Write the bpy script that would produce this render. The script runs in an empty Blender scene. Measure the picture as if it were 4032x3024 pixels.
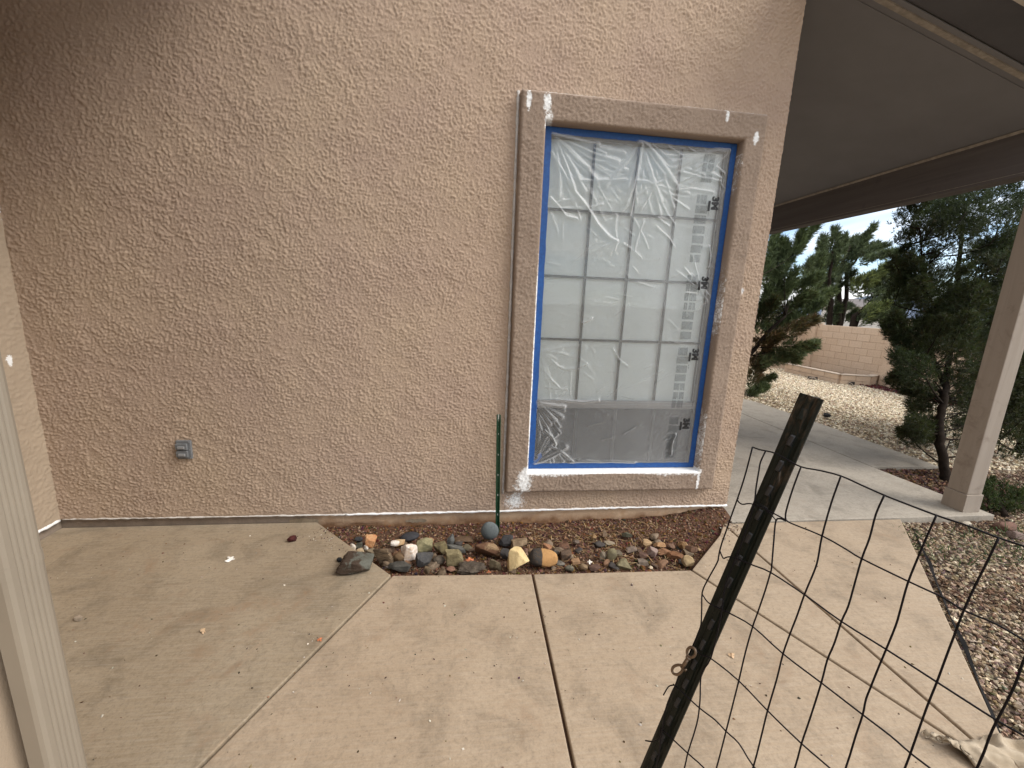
import bpy, bmesh, math, random
import numpy as np
from mathutils import Vector, Matrix

rnd = random.Random(7)
rng = np.random.default_rng(11)
SC = bpy.context.scene
COL = SC.collection

# ------------------------------------------------------------------ camera
F_PX = 1597.0
CAM = np.array([0.0, -2.54, 1.466])

def cam_rows(y, p, r):
    cy, sy, cp, sp, cr, sr = math.cos(y), math.sin(y), math.cos(p), math.sin(p), math.cos(r), math.sin(r)
    fwd = np.array([sy * cp, cy * cp, -sp]); right = np.array([cy, -sy, 0.0]); down = np.cross(fwd, right)
    return np.stack([cr * right + sr * down, -sr * right + cr * down, fwd])

RC = cam_rows(0.12228, 0.19933, -0.04142)
cam_data = bpy.data.cameras.new('camera')
cam_data.sensor_width = 36.0
cam_data.lens = 36.0 * F_PX / 4032.0
cam_data.clip_start = 0.02
cam_data.clip_end = 12000.0
cam = bpy.data.objects.new('camera', cam_data)
COL.objects.link(cam)
cam.matrix_world = Matrix(((RC[0][0], -RC[1][0], -RC[2][0], CAM[0]), (RC[0][1], -RC[1][1], -RC[2][1], CAM[1]),
                           (RC[0][2], -RC[1][2], -RC[2][2], CAM[2]), (0, 0, 0, 1)))
SC.camera = cam

# ------------------------------------------------------------------ sky, sun, exposure
SUN_DIR = Vector((0.66, -0.30, 0.69)).normalized()
SUN_EL = math.asin(SUN_DIR.z)
SUN_AZ = math.atan2(SUN_DIR.x, SUN_DIR.y)
W = bpy.data.worlds.new('World'); SC.world = W; W.use_nodes = True
wn, wl = W.node_tree.nodes, W.node_tree.links
wn.clear()
w_out = wn.new('ShaderNodeOutputWorld'); w_bg = wn.new('ShaderNodeBackground')
w_sky = wn.new('ShaderNodeTexSky'); w_sky.sky_type = 'NISHITA'; w_sky.sun_disc = False
w_sky.sun_elevation = SUN_EL; w_sky.sun_rotation = SUN_AZ; w_sky.dust_density = 1.0; w_sky.altitude = 1500
w_tc = wn.new('ShaderNodeTexCoord'); w_map = wn.new('ShaderNodeMapping')
w_map.inputs['Scale'].default_value = (1.0, 1.0, 3.6); w_map.inputs['Location'].default_value = (0.22, 0.1, 0.35)
w_no = wn.new('ShaderNodeTexNoise'); w_no.inputs['Scale'].default_value = 2.3; w_no.inputs['Detail'].default_value = 4
w_no.inputs['Roughness'].default_value = 0.55; w_no.inputs['Distortion'].default_value = 0.5
w_rp = wn.new('ShaderNodeValToRGB'); w_rp.color_ramp.elements[0].position = 0.38; w_rp.color_ramp.elements[1].position = 0.52
w_rc = wn.new('ShaderNodeValToRGB'); w_rc.color_ramp.elements[0].position = 0.3; w_rc.color_ramp.elements[1].position = 0.75
w_rc.color_ramp.elements[0].color = (7.4, 7.5, 7.6, 1); w_rc.color_ramp.elements[1].color = (8.6, 8.6, 8.6, 1)
w_mx = wn.new('ShaderNodeMixRGB')
wl.new(w_tc.outputs['Generated'], w_map.inputs['Vector']); wl.new(w_map.outputs[0], w_no.inputs['Vector'])
wl.new(w_no.outputs['Fac'], w_rp.inputs[0]); wl.new(w_no.outputs['Fac'], w_rc.inputs[0])
wl.new(w_rp.outputs[0], w_mx.inputs[0]); wl.new(w_sky.outputs[0], w_mx.inputs[1]); wl.new(w_rc.outputs[0], w_mx.inputs[2])
wl.new(w_mx.outputs[0], w_bg.inputs['Color']); w_bg.inputs['Strength'].default_value = 0.092
wl.new(w_bg.outputs[0], w_out.inputs['Surface'])
W.cycles.sampling_method = 'MANUAL'; W.cycles.sample_map_resolution = 512
sun_d = bpy.data.lights.new('sun', 'SUN'); sun_d.energy = 1.5; sun_d.angle = math.radians(30); sun_d.color = (1.0, 0.95, 0.88)
sun = bpy.data.objects.new('sun', sun_d); COL.objects.link(sun)
sun.rotation_euler = SUN_DIR.to_track_quat('Z', 'Y').to_euler(); sun.location = (6, -4, 8)
SC.view_settings.view_transform = 'Standard'; SC.view_settings.look = 'None'
SC.view_settings.exposure = 1.18; SC.view_settings.gamma = 1.0; SC.view_settings.use_curve_mapping = False
SC.cycles.max_bounces = 6; SC.cycles.diffuse_bounces = 3; SC.cycles.glossy_bounces = 3; SC.cycles.transmission_bounces = 4; SC.cycles.transparent_max_bounces = 12

# ------------------------------------------------------------------ pixel helpers (photograph pixels, 4032 x 3024)
def ray(x, y): return RC.T @ np.array([(x - 2016) / F_PX, (y - 1512) / F_PX, 1.0])
def onY(x, y, Y): d = ray(x, y); return CAM + d * (Y - CAM[1]) / d[1]
def onZ(x, y, Z): d = ray(x, y); return CAM + d * (Z - CAM[2]) / d[2]
def dep(x, y, z): return CAM + ray(x, y) * z
def depth_of(p): return float(RC[2] @ (np.asarray(p) - CAM))
def to_px(P):
    c = (np.asarray(P) - CAM) @ RC.T
    return 2016 + F_PX * c[..., 0] / c[..., 2], 1512 + F_PX * c[..., 1] / c[..., 2], c[..., 2]

# ------------------------------------------------------------------ object helpers
def tag(o, label=None, cat=None, group=None, kind=None):
    if label: o['label'] = label
    if cat: o['category'] = cat
    if group: o['group'] = group
    if kind: o['kind'] = kind
    return o

def empty(name, loc=(0, 0, 0), parent=None):
    o = bpy.data.objects.new(name, None); o.location = loc; o.empty_display_size = 0.1
    COL.objects.link(o)
    if parent: o.parent = parent
    return o

def child(o, parent):
    if parent is not None:
        o.parent = parent
        o.matrix_parent_inverse = Matrix.Translation(-Vector(parent.location))
    return o

def arrays_to_mesh(name, verts, faces, colors=None, smooth=False):
    """verts Nx3, faces MxK (constant K)"""
    verts = np.asarray(verts, dtype=np.float32); faces = np.asarray(faces, dtype=np.int32)
    me = bpy.data.meshes.new(name)
    k = faces.shape[1]
    me.vertices.add(len(verts)); me.vertices.foreach_set('co', verts.ravel())
    me.loops.add(faces.size); me.loops.foreach_set('vertex_index', faces.ravel())
    me.polygons.add(len(faces)); me.polygons.foreach_set('loop_start', np.arange(0, faces.size, k, dtype=np.int32))
    if colors is not None:
        a = me.attributes.new('col', 'FLOAT_COLOR', 'FACE')
        c = np.ones((len(faces), 4), dtype=np.float32); c[:, :3] = colors
        a.data.foreach_set('color', c.ravel())
    me.polygons.foreach_set('use_smooth', np.full(len(faces), smooth, dtype=bool))
    me.update(calc_edges=True); me.validate()
    return me

def obj_of(name, me, mat, parent=None):
    o = bpy.data.objects.new(name, me)
    if mat is not None:
        if not me.materials: me.materials.append(mat)
    COL.objects.link(o)
    return child(o, parent)

class MB:
    def __init__(self): self.v = []; self.f = []
    def add(self, vs, fs):
        b = len(self.v); self.v += [tuple(map(float, p)) for p in vs]; self.f += [tuple(i + b for i in f) for f in fs]; return self
    def box(self, x0, x1, y0, y1, z0, z1):
        vs = [(x, y, z) for z in (z0, z1) for y in (y0, y1) for x in (x0, x1)]
        return self.add(vs, [(0, 2, 3, 1), (4, 5, 7, 6), (0, 1, 5, 4), (2, 6, 7, 3), (0, 4, 6, 2), (1, 3, 7, 5)])
    def prism(self, poly, z0, z1):
        n = len(poly); vs = [(x, y, z0) for x, y in poly] + [(x, y, z1) for x, y in poly]
        return self.add(vs, [tuple(range(n - 1, -1, -1)), tuple(range(n, 2 * n))] + [(i, (i + 1) % n, n + (i + 1) % n, n + i) for i in range(n)])
    def frame_extrude(self, prof, p0, p1, ax, ay):
        """extrude a closed 2d profile (a along ax, b along ay) from p0 to p1"""
        n = len(prof); ax = np.asarray(ax); ay = np.asarray(ay)
        vs = [np.asarray(p0) + a * ax + b * ay for a, b in prof] + [np.asarray(p1) + a * ax + b * ay for a, b in prof]
        return self.add(vs, [tuple(range(n - 1, -1, -1)), tuple(range(n, 2 * n))] + [(i, (i + 1) % n, n + (i + 1) % n, n + i) for i in range(n)])
    def tube(self, pts, rad, sides=6, closed=False):
        pts = [np.asarray(p, float) for p in pts]; n = len(pts)
        rads = list(rad) if hasattr(rad, '__len__') else [rad] * n
        t0 = pts[1] - pts[0]; t0 /= np.linalg.norm(t0)
        up = np.array([0, 0, 1.0]) if abs(t0[2]) < .9 else np.array([1.0, 0, 0])
        nrm = np.cross(t0, up); nrm /= np.linalg.norm(nrm)
        vs = []
        for i, p in enumerate(pts):
            if closed: t = pts[(i + 1) % n] - pts[i - 1]
            else: t = pts[min(i + 1, n - 1)] - pts[max(i - 1, 0)]
            t = t / (np.linalg.norm(t) + 1e-12)
            nrm = nrm - t * (nrm @ t); nrm /= np.linalg.norm(nrm) + 1e-12
            b = np.cross(t, nrm)
            for k in range(sides):
                a = 2 * math.pi * k / sides
                vs.append(p + rads[i] * (math.cos(a) * nrm + math.sin(a) * b))
        fs = []
        for i in range(n if closed else n - 1):
            j = (i + 1) % n
            for k in range(sides):
                k2 = (k + 1) % sides
                fs.append((i * sides + k, i * sides + k2, j * sides + k2, j * sides + k))
        if not closed:
            fs.append(tuple(range(sides - 1, -1, -1))); fs.append(tuple((n - 1) * sides + k for k in range(sides)))
        return self.add(vs, fs)
    def build(self, name, mat, parent=None, bevel=0.0, smooth=False, seg=2, recalc=True):
        me = bpy.data.meshes.new(name)
        me.from_pydata(self.v, [], self.f)
        if bevel or recalc:
            bm = bmesh.new(); bm.from_mesh(me)
            if recalc: bmesh.ops.recalc_face_normals(bm, faces=bm.faces)
            if bevel:
                es = [e for e in bm.edges if len(e.link_faces) == 2 and e.calc_face_angle(0) > 0.5]
                bmesh.ops.bevel(bm, geom=es, offset=bevel, segments=seg, affect='EDGES', profile=0.6)
            bm.to_mesh(me); bm.free()
        if smooth:
            me.polygons.foreach_set('use_smooth', np.ones(len(me.polygons), dtype=bool))
        me.update()
        return obj_of(name, me, mat, parent)

def smooth_pts(pts, n=4):
    """Catmull-Rom through points"""
    P = [np.asarray(p, float) for p in pts]
    if len(P) < 3: return P
    P = [2 * P[0] - P[1]] + P + [2 * P[-1] - P[-2]]
    out = []
    for i in range(1, len(P) - 2):
        for k in range(n):
            t = k / n
            out.append(0.5 * ((2 * P[i]) + (-P[i - 1] + P[i + 1]) * t + (2 * P[i - 1] - 5 * P[i] + 4 * P[i + 1] - P[i + 2]) * t * t
                              + (-P[i - 1] + 3 * P[i] - 3 * P[i + 1] + P[i + 2]) * t ** 3))
    out.append(P[-2])
    return out

# ------------------------------------------------------------------ material helpers
class NT:
    def __init__(self, name):
        self.m = bpy.data.materials.new(name); self.m.use_nodes = True
        self.t = self.m.node_tree; self.n = self.t.nodes; self.l = self.t.links; self.n.clear()
        self.out = self.n.new('ShaderNodeOutputMaterial')
        self.tc = self.n.new('ShaderNodeTexCoord').outputs['Object']
    def put(self, sock, v):
        if isinstance(v, bpy.types.NodeSocket): self.l.new(v, sock)
        elif isinstance(v, (tuple, list)) and len(v) == 3 and sock.type == 'RGBA': sock.default_value = (*v, 1)
        else: sock.default_value = v
    def noise(self, scale, detail=3, rough=.55, dist=0.0, vec=None, out='Fac'):
        n = self.n.new('ShaderNodeTexNoise'); self.l.new(vec or self.tc, n.inputs['Vector'])
        n.inputs['Scale'].default_value = scale; n.inputs['Detail'].default_value = detail
        n.inputs['Roughness'].default_value = rough; n.inputs['Distortion'].default_value = dist
        return n.outputs[out]
    def voronoi(self, scale, out='Distance', vec=None, rand=1.0, feature='F1'):
        n = self.n.new('ShaderNodeTexVoronoi'); self.l.new(vec or self.tc, n.inputs['Vector'])
        n.feature = feature; n.inputs['Scale'].default_value = scale; n.inputs['Randomness'].default_value = rand
        return n.outputs[out]
    def mapping(self, scale=(1, 1, 1), rot=(0, 0, 0), loc=(0, 0, 0), vec=None):
        n = self.n.new('ShaderNodeMapping'); self.l.new(vec or self.tc, n.inputs['Vector'])
        n.inputs['Scale'].default_value = scale; n.inputs['Rotation'].default_value = rot; n.inputs['Location'].default_value = loc
        return n.outputs[0]
    def ramp(self, fac, *stops):
        n = self.n.new('ShaderNodeValToRGB'); self.put(n.inputs[0], fac)
        e = n.color_ramp.elements
        while len(e) < len(stops): e.new(0.5)
        for k, (p, c) in enumerate(stops):
            e[k].position = p; e[k].color = (c, c, c, 1) if not isinstance(c, (tuple, list)) else (*c, 1)
        return n.outputs[0]
    def mix(self, fac, a, b, mode='MIX'):
        n = self.n.new('ShaderNodeMixRGB'); n.blend_type = mode
        self.put(n.inputs[0], fac); self.put(n.inputs[1], a); self.put(n.inputs[2], b)
        return n.outputs[0]
    def math(self, op, a, b=0.0, c=0.0):
        n = self.n.new('ShaderNodeMath'); n.operation = op
        self.put(n.inputs[0], a); self.put(n.inputs[1], b)
        if op in ('MULTIPLY_ADD', 'SMOOTH_MIN'): self.put(n.inputs[2], c)
        return n.outputs[0]
    def attr(self, name, out='Color'):
        n = self.n.new('ShaderNodeAttribute'); n.attribute_name = name; return n.outputs[out]
    def bump(self, h, strength=.5, dist=.01, normal=None):
        n = self.n.new('ShaderNodeBump'); self.put(n.inputs['Height'], h)
        n.inputs['Strength'].default_value = strength; n.inputs['Distance'].default_value = dist
        if normal: self.l.new(normal, n.inputs['Normal'])
        return n.outputs[0]
    def bsdf(self, color, rough=.8, normal=None, **kw):
        p = self.n.new('ShaderNodeBsdfPrincipled'); self.put(p.inputs['Base Color'], color); self.put(p.inputs['Roughness'], rough)
        if normal: self.l.new(normal, p.inputs['Normal'])
        for k, v in kw.items(): self.put(p.inputs[k.replace('_', ' ')], v)
        return p.outputs[0]
    def finish(self, surf):
        self.l.new(surf, self.out.inputs['Surface']); return self.m
    def sep(self, vec=None):
        n = self.n.new('ShaderNodeSeparateXYZ'); self.l.new(vec or self.tc, n.inputs[0]); return n.outputs

def simple(name, color, rough=.6, var=.12, scale=14, bump=.0, bscale=60, **kw):
    t = NT(name)
    c = t.mix(t.ramp(t.noise(scale, 4), (.3, 0.0), (.7, 1.0)), tuple(x * (1 - var) for x in color), tuple(min(1, x * (1 + var)) for x in color))
    n = t.bump(t.noise(bscale, 4), bump, .004) if bump else None
    return t.finish(t.bsdf(c, rough, n, **kw))

def stucco(name, base, warm, strength=.95, scale=1.0, paint=True):
    t = NT(name)
    big = t.ramp(t.noise(1.7, 3), (.35, 0.0), (.68, 1.0))
    c = t.mix(big, base, warm)
    mid = t.noise(9, 4, .6)
    c = t.mix(t.ramp(mid, (.3, .0), (.7, .22)), c, tuple(x * .78 for x in base))
    # the crumbs themselves are geometry; only grain finer than a few millimetres is left to the bump
    h = t.math('ADD', t.noise(170 * scale, 3, .6, .5), t.math('MULTIPLY', t.noise(420, 2, .6), .5))
    if paint:
        p = t.attr('paint', 'Fac')
        k = t.math('ADD', t.math('MULTIPLY', t.noise(110, 4, .75, 1.0), 1.05), t.math('SUBTRACT', t.math('MULTIPLY', t.noise(35, 3, .6), .6), .22))
        mask = t.ramp(t.math('SUBTRACT', t.math('ADD', p, .12), k), (.0, 0.0), (.16, 1.0))
        c = t.mix(mask, c, (.83, .83, .82))
    return t.finish(t.bsdf(c, .93, t.bump(h, .55 * strength, .004)))

M = {}
M['stucco'] = stucco('stucco_tan', (.412, .301, .227), (.450, .336, .240), 1.0)
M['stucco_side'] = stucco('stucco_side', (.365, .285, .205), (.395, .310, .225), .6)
M['trim'] = stucco('stucco_trim', (.275, .205, .155), (.315, .238, .180), .95)

def m_foundation():
    t = NT('foundation_paint')
    z = t.sep()[2]
    st = t.math('ADD', t.math('MULTIPLY', z, 7.0), t.math('MULTIPLY', t.noise(5, 5, .65), 1.1))
    c = t.mix(t.ramp(st, (.30, 1.0), (.66, 0.0)), (.53, .375, .245), (.20, .105, .052))
    c = t.mix(t.ramp(t.noise(16, 5, .65), (.52, 0.0), (.66, .6)), c, (.42, .25, .13))
    x = t.sep()[0]
    bedx = t.ramp(t.math('ADD', t.math('MULTIPLY', t.math('ADD', x, 1.0), 3.0), t.math('MULTIPLY', t.noise(9, 3), .5)), (.25, 0.0), (.6, 1.0))
    dull = t.mix(t.ramp(t.noise(12, 5, .7), (.35, 0.0), (.7, 1.0)), (.20, .155, .118), (.30, .235, .180))
    c = t.mix(bedx, dull, c)
    h = t.math('ADD', t.noise(70, 4, .6, .6), t.math('MULTIPLY', t.noise(240, 3), .5))
    return t.finish(t.bsdf(c, .92, t.bump(h, .45, .005)))
M['foundation'] = m_foundation()
M['caulk'] = simple('white_caulk', (.82, .82, .81), .7, .06, 60, .5, 160)
M['caulk_grey'] = simple('grey_caulk', (.50, .47, .44), .8, .15, 60, .5, 160)

def m_concrete(name, base, tint, stain=.5, specks=1.0):
    t = NT(name)
    g = t.ramp(t.noise(1.6, 4, .62, .4), (.30, 0.0), (.72, 1.0))
    c = t.mix(g, base, tint)
    c = t.mix(t.ramp(t.noise(4.2, 5, .72, .6), (.48, 0.0), (.70, .72)), c, (base[0] * .56, base[1] * .56, base[2] * .55))
    # broom strokes
    br = t.noise(1.0, 3, .6, vec=t.mapping(scale=(7, 130, 7), rot=(0, 0, .35)))
    c = t.mix(t.ramp(br, (.40, .0), (.75, .14)), c, (.62, .57, .49))
    # rust / tannin stains
    s = t.noise(3.1, 4, .72, .9)
    s2 = t.noise(24, 4, .7)
    m = t.math('MULTIPLY', t.ramp(s, (.56, 0.0), (.70, 1.0)), t.ramp(s2, (.42, .15), (.62, 1.0)))
    c = t.mix(t.math('MULTIPLY', m, stain), c, (.235, .145, .082))
    # grains and specks
    gr = t.noise(130, 4, .8)
    c = t.mix(t.ramp(gr, (.30, .42), (.52, .0)), c, (.17, .14, .11))
    c = t.mix(t.ramp(gr, (.60, .0), (.80, .35)), c, (.72, .66, .56))
    vd = t.voronoi(26)
    vk = t.noise(19, 2)
    sp = t.math('MULTIPLY', t.ramp(vd, (.0, 1.0), (.11, .0)), t.ramp(vk, (.52, 0.0), (.60, 1.0)))
    c = t.mix(t.math('MULTIPLY', sp, .75 * specks), c, (.11, .065, .035))
    g2_ = t.noise(48, 4, .75)
    c = t.mix(t.ramp(g2_, (.30, .46), (.50, .0)), c, tuple(x * .52 for x in base))
    c = t.mix(t.ramp(g2_, (.55, .0), (.76, .22)), c, tuple(min(1, x * 1.5) for x in tint))
    h = t.math('ADD', t.math('MULTIPLY', t.noise(300, 4, .7), .6), t.math('ADD', t.math('MULTIPLY', t.noise(14, 2), 1.2), t.math('MULTIPLY', br, .35)))
    return t.finish(t.bsdf(c, .86, t.bump(h, .32, .003)))
M['concrete'] = m_concrete('concrete_walk', (.338, .252, .168), (.388, .298, .206), .55)
M['concrete_dark'] = m_concrete('concrete_alcove', (.255, .192, .122), (.325, .257, .174), .75)  # darker, browner mix than the rest of the walk
M['concrete_patio'] = m_concrete('concrete_patio', (.320, .280, .228), (.370, .328, .270), .25, .5)

def m_attr(name, rough=.85, var=.35, scale=22, bump=.4, bscale=55, spec=.3):
    t = NT(name)
    c = t.attr('col')
    n = t.noise(scale, 5, .65)
    c = t.mix(t.ramp(n, (.32, var), (.55, .0)), c, (.03, .025, .02))
    c = t.mix(t.ramp(n, (.60, .0), (.80, var * .5)), c, (.62, .56, .47))
    return t.finish(t.bsdf(c, rough, t.bump(t.noise(bscale, 5, .65), bump, .006), Specular_IOR_Level=spec))
M['gravel'] = m_attr('gravel_stone', .9, .18, 40, .3, 120)
M['crumbs'] = m_attr('soil_crumb', .95, .25, 120, .3, 300)
M['leafy'] = None

def m_foliage(name, trans=.25):
    t = NT(name)
    c = t.attr('col')
    c = t.mix(t.ramp(t.noise(9, 3), (.3, .45), (.7, .0)), c, (.012, .022, .010))
    p = t.bsdf(c, .62, None, Specular_IOR_Level=.25)
    tr = t.n.new('ShaderNodeBsdfTranslucent'); t.put(tr.inputs['Color'], t.mix(.5, c, (.09, .12, .02)))
    mx = t.n.new('ShaderNodeMixShader'); mx.inputs[0].default_value = trans
    t.l.new(p, mx.inputs[1]); t.l.new(tr.outputs[0], mx.inputs[2])
    return t.finish(mx.outputs[0])
M['foliage'] = m_foliage('juniper_foliage')
M['bark'] = simple('juniper_bark', (.020, .0145, .011), .95, .45, 22, .8, 60, Specular_IOR_Level=.08)

def m_soil():
    t = NT('soil')
    n = t.noise(34, 6, .72)
    c = t.mix(t.ramp(n, (.30, 0.0), (.70, 1.0)), (.042, .020, .011), (.150, .075, .040))
    c = t.mix(t.ramp(t.noise(4, 4), (.45, 0.0), (.70, .7)), c, (.105, .048, .024))
    return t.finish(t.bsdf(c, .98, t.bump(t.noise(90, 6, .75), .9, .012)))
M['soil'] = m_soil()

def m_ground():
    t = NT('yard_ground')
    n = t.noise(60, 5, .75)
    c = t.mix(t.ramp(n, (.32, 0.0), (.68, 1.0)), (.10, .068, .046), (.42, .335, .235))
    far = t.noise(.05, 6, .6)
    c = t.mix(t.ramp(far, (.4, 0.0), (.7, .6)), c, (.17, .15, .085))
    return t.finish(t.bsdf(c, .97, t.bump(t.noise(75, 5, .75), .8, .02)))
M['ground'] = m_ground()
def m_gravel_bed():
    t = NT('gravel_bed')
    v = t.voronoi(62, 'Color'); n = t.noise(40, 4, .7)
    c = t.mix(t.ramp(v, (.2, 0.0), (.8, 1.0)), (.070, .046, .032), (.26, .195, .13))
    c = t.mix(t.ramp(n, (.35, .6), (.6, 0.0)), c, (.05, .034, .025))
    return t.finish(t.bsdf(c, .97, t.bump(t.voronoi(62), .8, .012)))
M['gravel_bed'] = m_gravel_bed()

# ------------------------------------------------------------------ ground level
def sstep(a, b, x): t = np.clip((np.asarray(x, float) - a) / (b - a), 0, 1); return t * t * (3 - 2 * t)
def gz(x, y):
    """yard level: flush with the walk near the house, falling towards the block wall"""
    return -0.045 - 0.31 * sstep(4.9, 10.3, x) + 0 * np.asarray(y)

def vnoise(P, seed=0, f=1.0):
    """cheap smooth 3d value noise from sines"""
    P = np.asarray(P, float) * f; s = seed * 1.7
    x, y, z = P[..., 0], P[..., 1], P[..., 2]
    return (np.sin(x * 1.3 + 2.1 * np.sin(y * 1.1 + s) + s) + np.sin(y * 1.7 + 1.7 * np.sin(z * 1.3 + s * 2) + 1.3 * s)
            + np.sin(z * 1.5 + 1.9 * np.sin(x * 0.9 + s * 3) + 2.2 * s)) / 3.0

# main ground sheet, dense near, reaching the horizon
xs = np.unique(np.concatenate([np.linspace(-6, 14, 101), np.array([-6000, -1500, -400, -100, -30, 18, 25, 40, 80, 200, 600, 1500, 6000])]))
ys = np.unique(np.concatenate([np.linspace(-6, 14, 101), np.array([-6000, -1500, -400, -100, -30, 18, 25, 40, 80, 200, 600, 1500, 6000])]))
GX, GY = np.meshgrid(xs, ys)
gzv = gz(GX, GY) - 0.02 + 0.006 * vnoise(np.stack([GX, GY, 0 * GX], -1), 3, 4.0)
nx_, ny_ = len(xs), len(ys)
# keep the sheet below slabs and the planting bed around the house
near = (GX < 5.2) & (GX > -4.0) & (GY > -5.0) & (GY < 5.0)
gzv = np.where(near, np.minimum(gzv, -0.075), gzv)
gzv = np.where((GX > 13) | (GY > 13), gzv - 0.4 * np.clip((np.maximum(GX, GY) - 13) / 30, 0, 3), gzv)
gi = np.arange(nx_ * ny_).reshape(ny_, nx_)
gf = np.stack([gi[:-1, :-1], gi[:-1, 1:], gi[1:, 1:], gi[1:, :-1]], -1).reshape(-1, 4)
ground = obj_of('ground', arrays_to_mesh('ground', np.stack([GX, GY, gzv], -1).reshape(-1, 3), gf, smooth=True), M['ground'])
tag(ground, 'tan gravelly yard ground running out to the horizon', 'ground', kind='structure')

# ------------------------------------------------------------------ concrete walk: each slab a piece
walk = empty('concrete_walkway', (0.5, -1.0, 0.0))
tag(walk, 'tan concrete walkway of angled slabs with tooled joints beside the house', 'walkway', kind='structure')

def inset_poly(poly, d):
    n = len(poly); out = []
    area = sum(poly[i][0] * poly[(i + 1) % n][1] - poly[(i + 1) % n][0] * poly[i][1] for i in range(n))
    sgn = 1 if area > 0 else -1
    for i in range(n):
        p0, p1, p2 = [np.array(poly[k % n], float) for k in (i - 1, i, i + 1)]
        e1 = (p1 - p0) / np.linalg.norm(p1 - p0); e2 = (p2 - p1) / np.linalg.norm(p2 - p1)
        n1 = sgn * np.array([-e1[1], e1[0]]); n2 = sgn * np.array([-e2[1], e2[0]])
        b = n1 + n2; b /= max(1e-6, (b @ b) / 2)
        out.append(tuple(p1 + b * d))
    return out

def slab(poly, mat, z=0.0, gap=0.006, bev=0.0075, name='slab', dz=None):
    mb = MB(); mb.prism(inset_poly(poly, gap), z - 0.11, z)
    o = mb.build(name, mat, walk, bevel=bev, seg=3)
    return o

A_, B_, C_, D_, E_ = (-.935, .02), (-.361, -.546), (.398, -.580), (1.319, -.600), (1.715, -.262)
JX = (1.832, -1.715)                       # where the right-hand joints run together
jl = (-.361 - .439 * 2.6, -.546 - .891 * 2.6)
slab([(-2.43, .02), A_, B_, jl, (-2.43, -2.95)], M['concrete_dark'])
slab([B_, C_, (.366, -2.0), (.33, -3.6), (-1.6, -3.6), jl], M['concrete'])
slab([C_, D_, JX, (1.95, -3.6), (.33, -3.6), (.366, -2.0)], M['concrete'])
slab([D_, E_, (1.832, -.125), JX], M['concrete'])
slab([(1.832, -.125), (3.268, -.125), JX], M['concrete'])
slab([(1.90, -.125), (4.10, -.125), (4.06, .83), (1.90, .86)], M['concrete_patio'], z=0.006, gap=.005)
slab([(1.90, .86), (4.075, .83), (4.075, 3.95), (1.90, 3.95)], M['concrete_patio'], gap=.004, bev=.006)
slab([(4.075, .83), (4.84, .82), (4.90, 2.4), (4.86, 3.55), (4.70, 3.95), (4.075, 3.95)], M['concrete_patio'], gap=.004, bev=.006)

jd = obj_of('joint_dirt', arrays_to_mesh('joint_dirt', np.array([(-2.4, .015, -.020), (-2.4, -3.5, -.020), (1.80, -3.5, -.020), (1.80, -1.75, -.020), (1.29, -.62, -.020), (-.36, -.57, -.020), (-.95, .0, -.020)]), np.array([[0, 1, 6], [1, 5, 6], [1, 2, 5], [2, 3, 5], [3, 4, 5]])), M['soil'], walk)

# ------------------------------------------------------------------ planting bed under the window
bx = np.linspace(-1.0, 1.93, 118); by = np.linspace(-.66, .06, 34)
BX, BY = np.meshgrid(bx, by)
bz = -0.045 + 0.035 * sstep(-.35, .02, BY) * sstep(.6, 1.8, BX) + 0.012 * vnoise(np.stack([BX, BY, 0 * BX], -1), 5, 9) + 0.006 * vnoise(np.stack([BX, BY, 0 * BX], -1), 8, 31)
bz = bz + 0.05 * sstep(-.14, .02, BY) * sstep(1.45, 1.85, BX)
def bed_z(x, y):
    x = np.asarray(x, float); y = np.asarray(y, float); q = np.stack([x, y, 0 * x], -1)
    return (-0.045 + 0.035 * sstep(-.35, .02, y) * sstep(.6, 1.8, x) + 0.012 * vnoise(q, 5, 9) + 0.006 * vnoise(q, 8, 31)
            + 0.05 * sstep(-.14, .02, y) * sstep(1.45, 1.85, x))
bi = np.arange(BX.size).reshape(BX.shape)
bf = np.stack([bi[:-1, :-1], bi[:-1, 1:], bi[1:, 1:], bi[1:, :-1]], -1).reshape(-1, 4)
bed = obj_of('planting_bed', arrays_to_mesh('planting_bed', np.stack([BX, BY, bz], -1).reshape(-1, 3), bf, smooth=True), M['soil'])
tag(bed, 'dark brown soil bed between the slabs and the wall below the window', 'soil', kind='structure')

def in_poly(x, y, poly):
    x = np.asarray(x); y = np.asarray(y); c = np.zeros(x.shape, bool); n = len(poly)
    for i in range(n):
        x1, y1 = poly[i]; x2, y2 = poly[(i + 1) % n]
        c ^= ((y1 > y) != (y2 > y)) & (x < (x2 - x1) * (y - y1) / (y2 - y1 + 1e-12) + x1)
    return c
BED = [(-.91, .015), (-.35, -.53), (1.31, -.58), (1.70, -.25), (1.88, -.1), (1.93, .015)]

# ------------------------------------------------------------------ house
house = empty('stucco_house', (0.0, 0.0, 0.0))
tag(house, 'tan stucco house wall with a brown trimmed window being masked for painting', 'house')

def set_paint(me, fn):
    co = np.zeros(len(me.vertices) * 3, dtype=np.float32); me.vertices.foreach_get('co', co); co = co.reshape(-1, 3)
    a = me.attributes.new('paint', 'FLOAT', 'POINT'); a.data.foreach_set('value', fn(co).astype(np.float32))

def blob(P, ax, bx_, cx, cz, rx, rz, v=1.0):
    return v * np.clip(1.12 * (1 - np.sqrt(((P[:, ax] - cx) / rx) ** 2 + ((P[:, bx_] - cz) / rz) ** 2) / 2.1), 0, 1)

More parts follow.
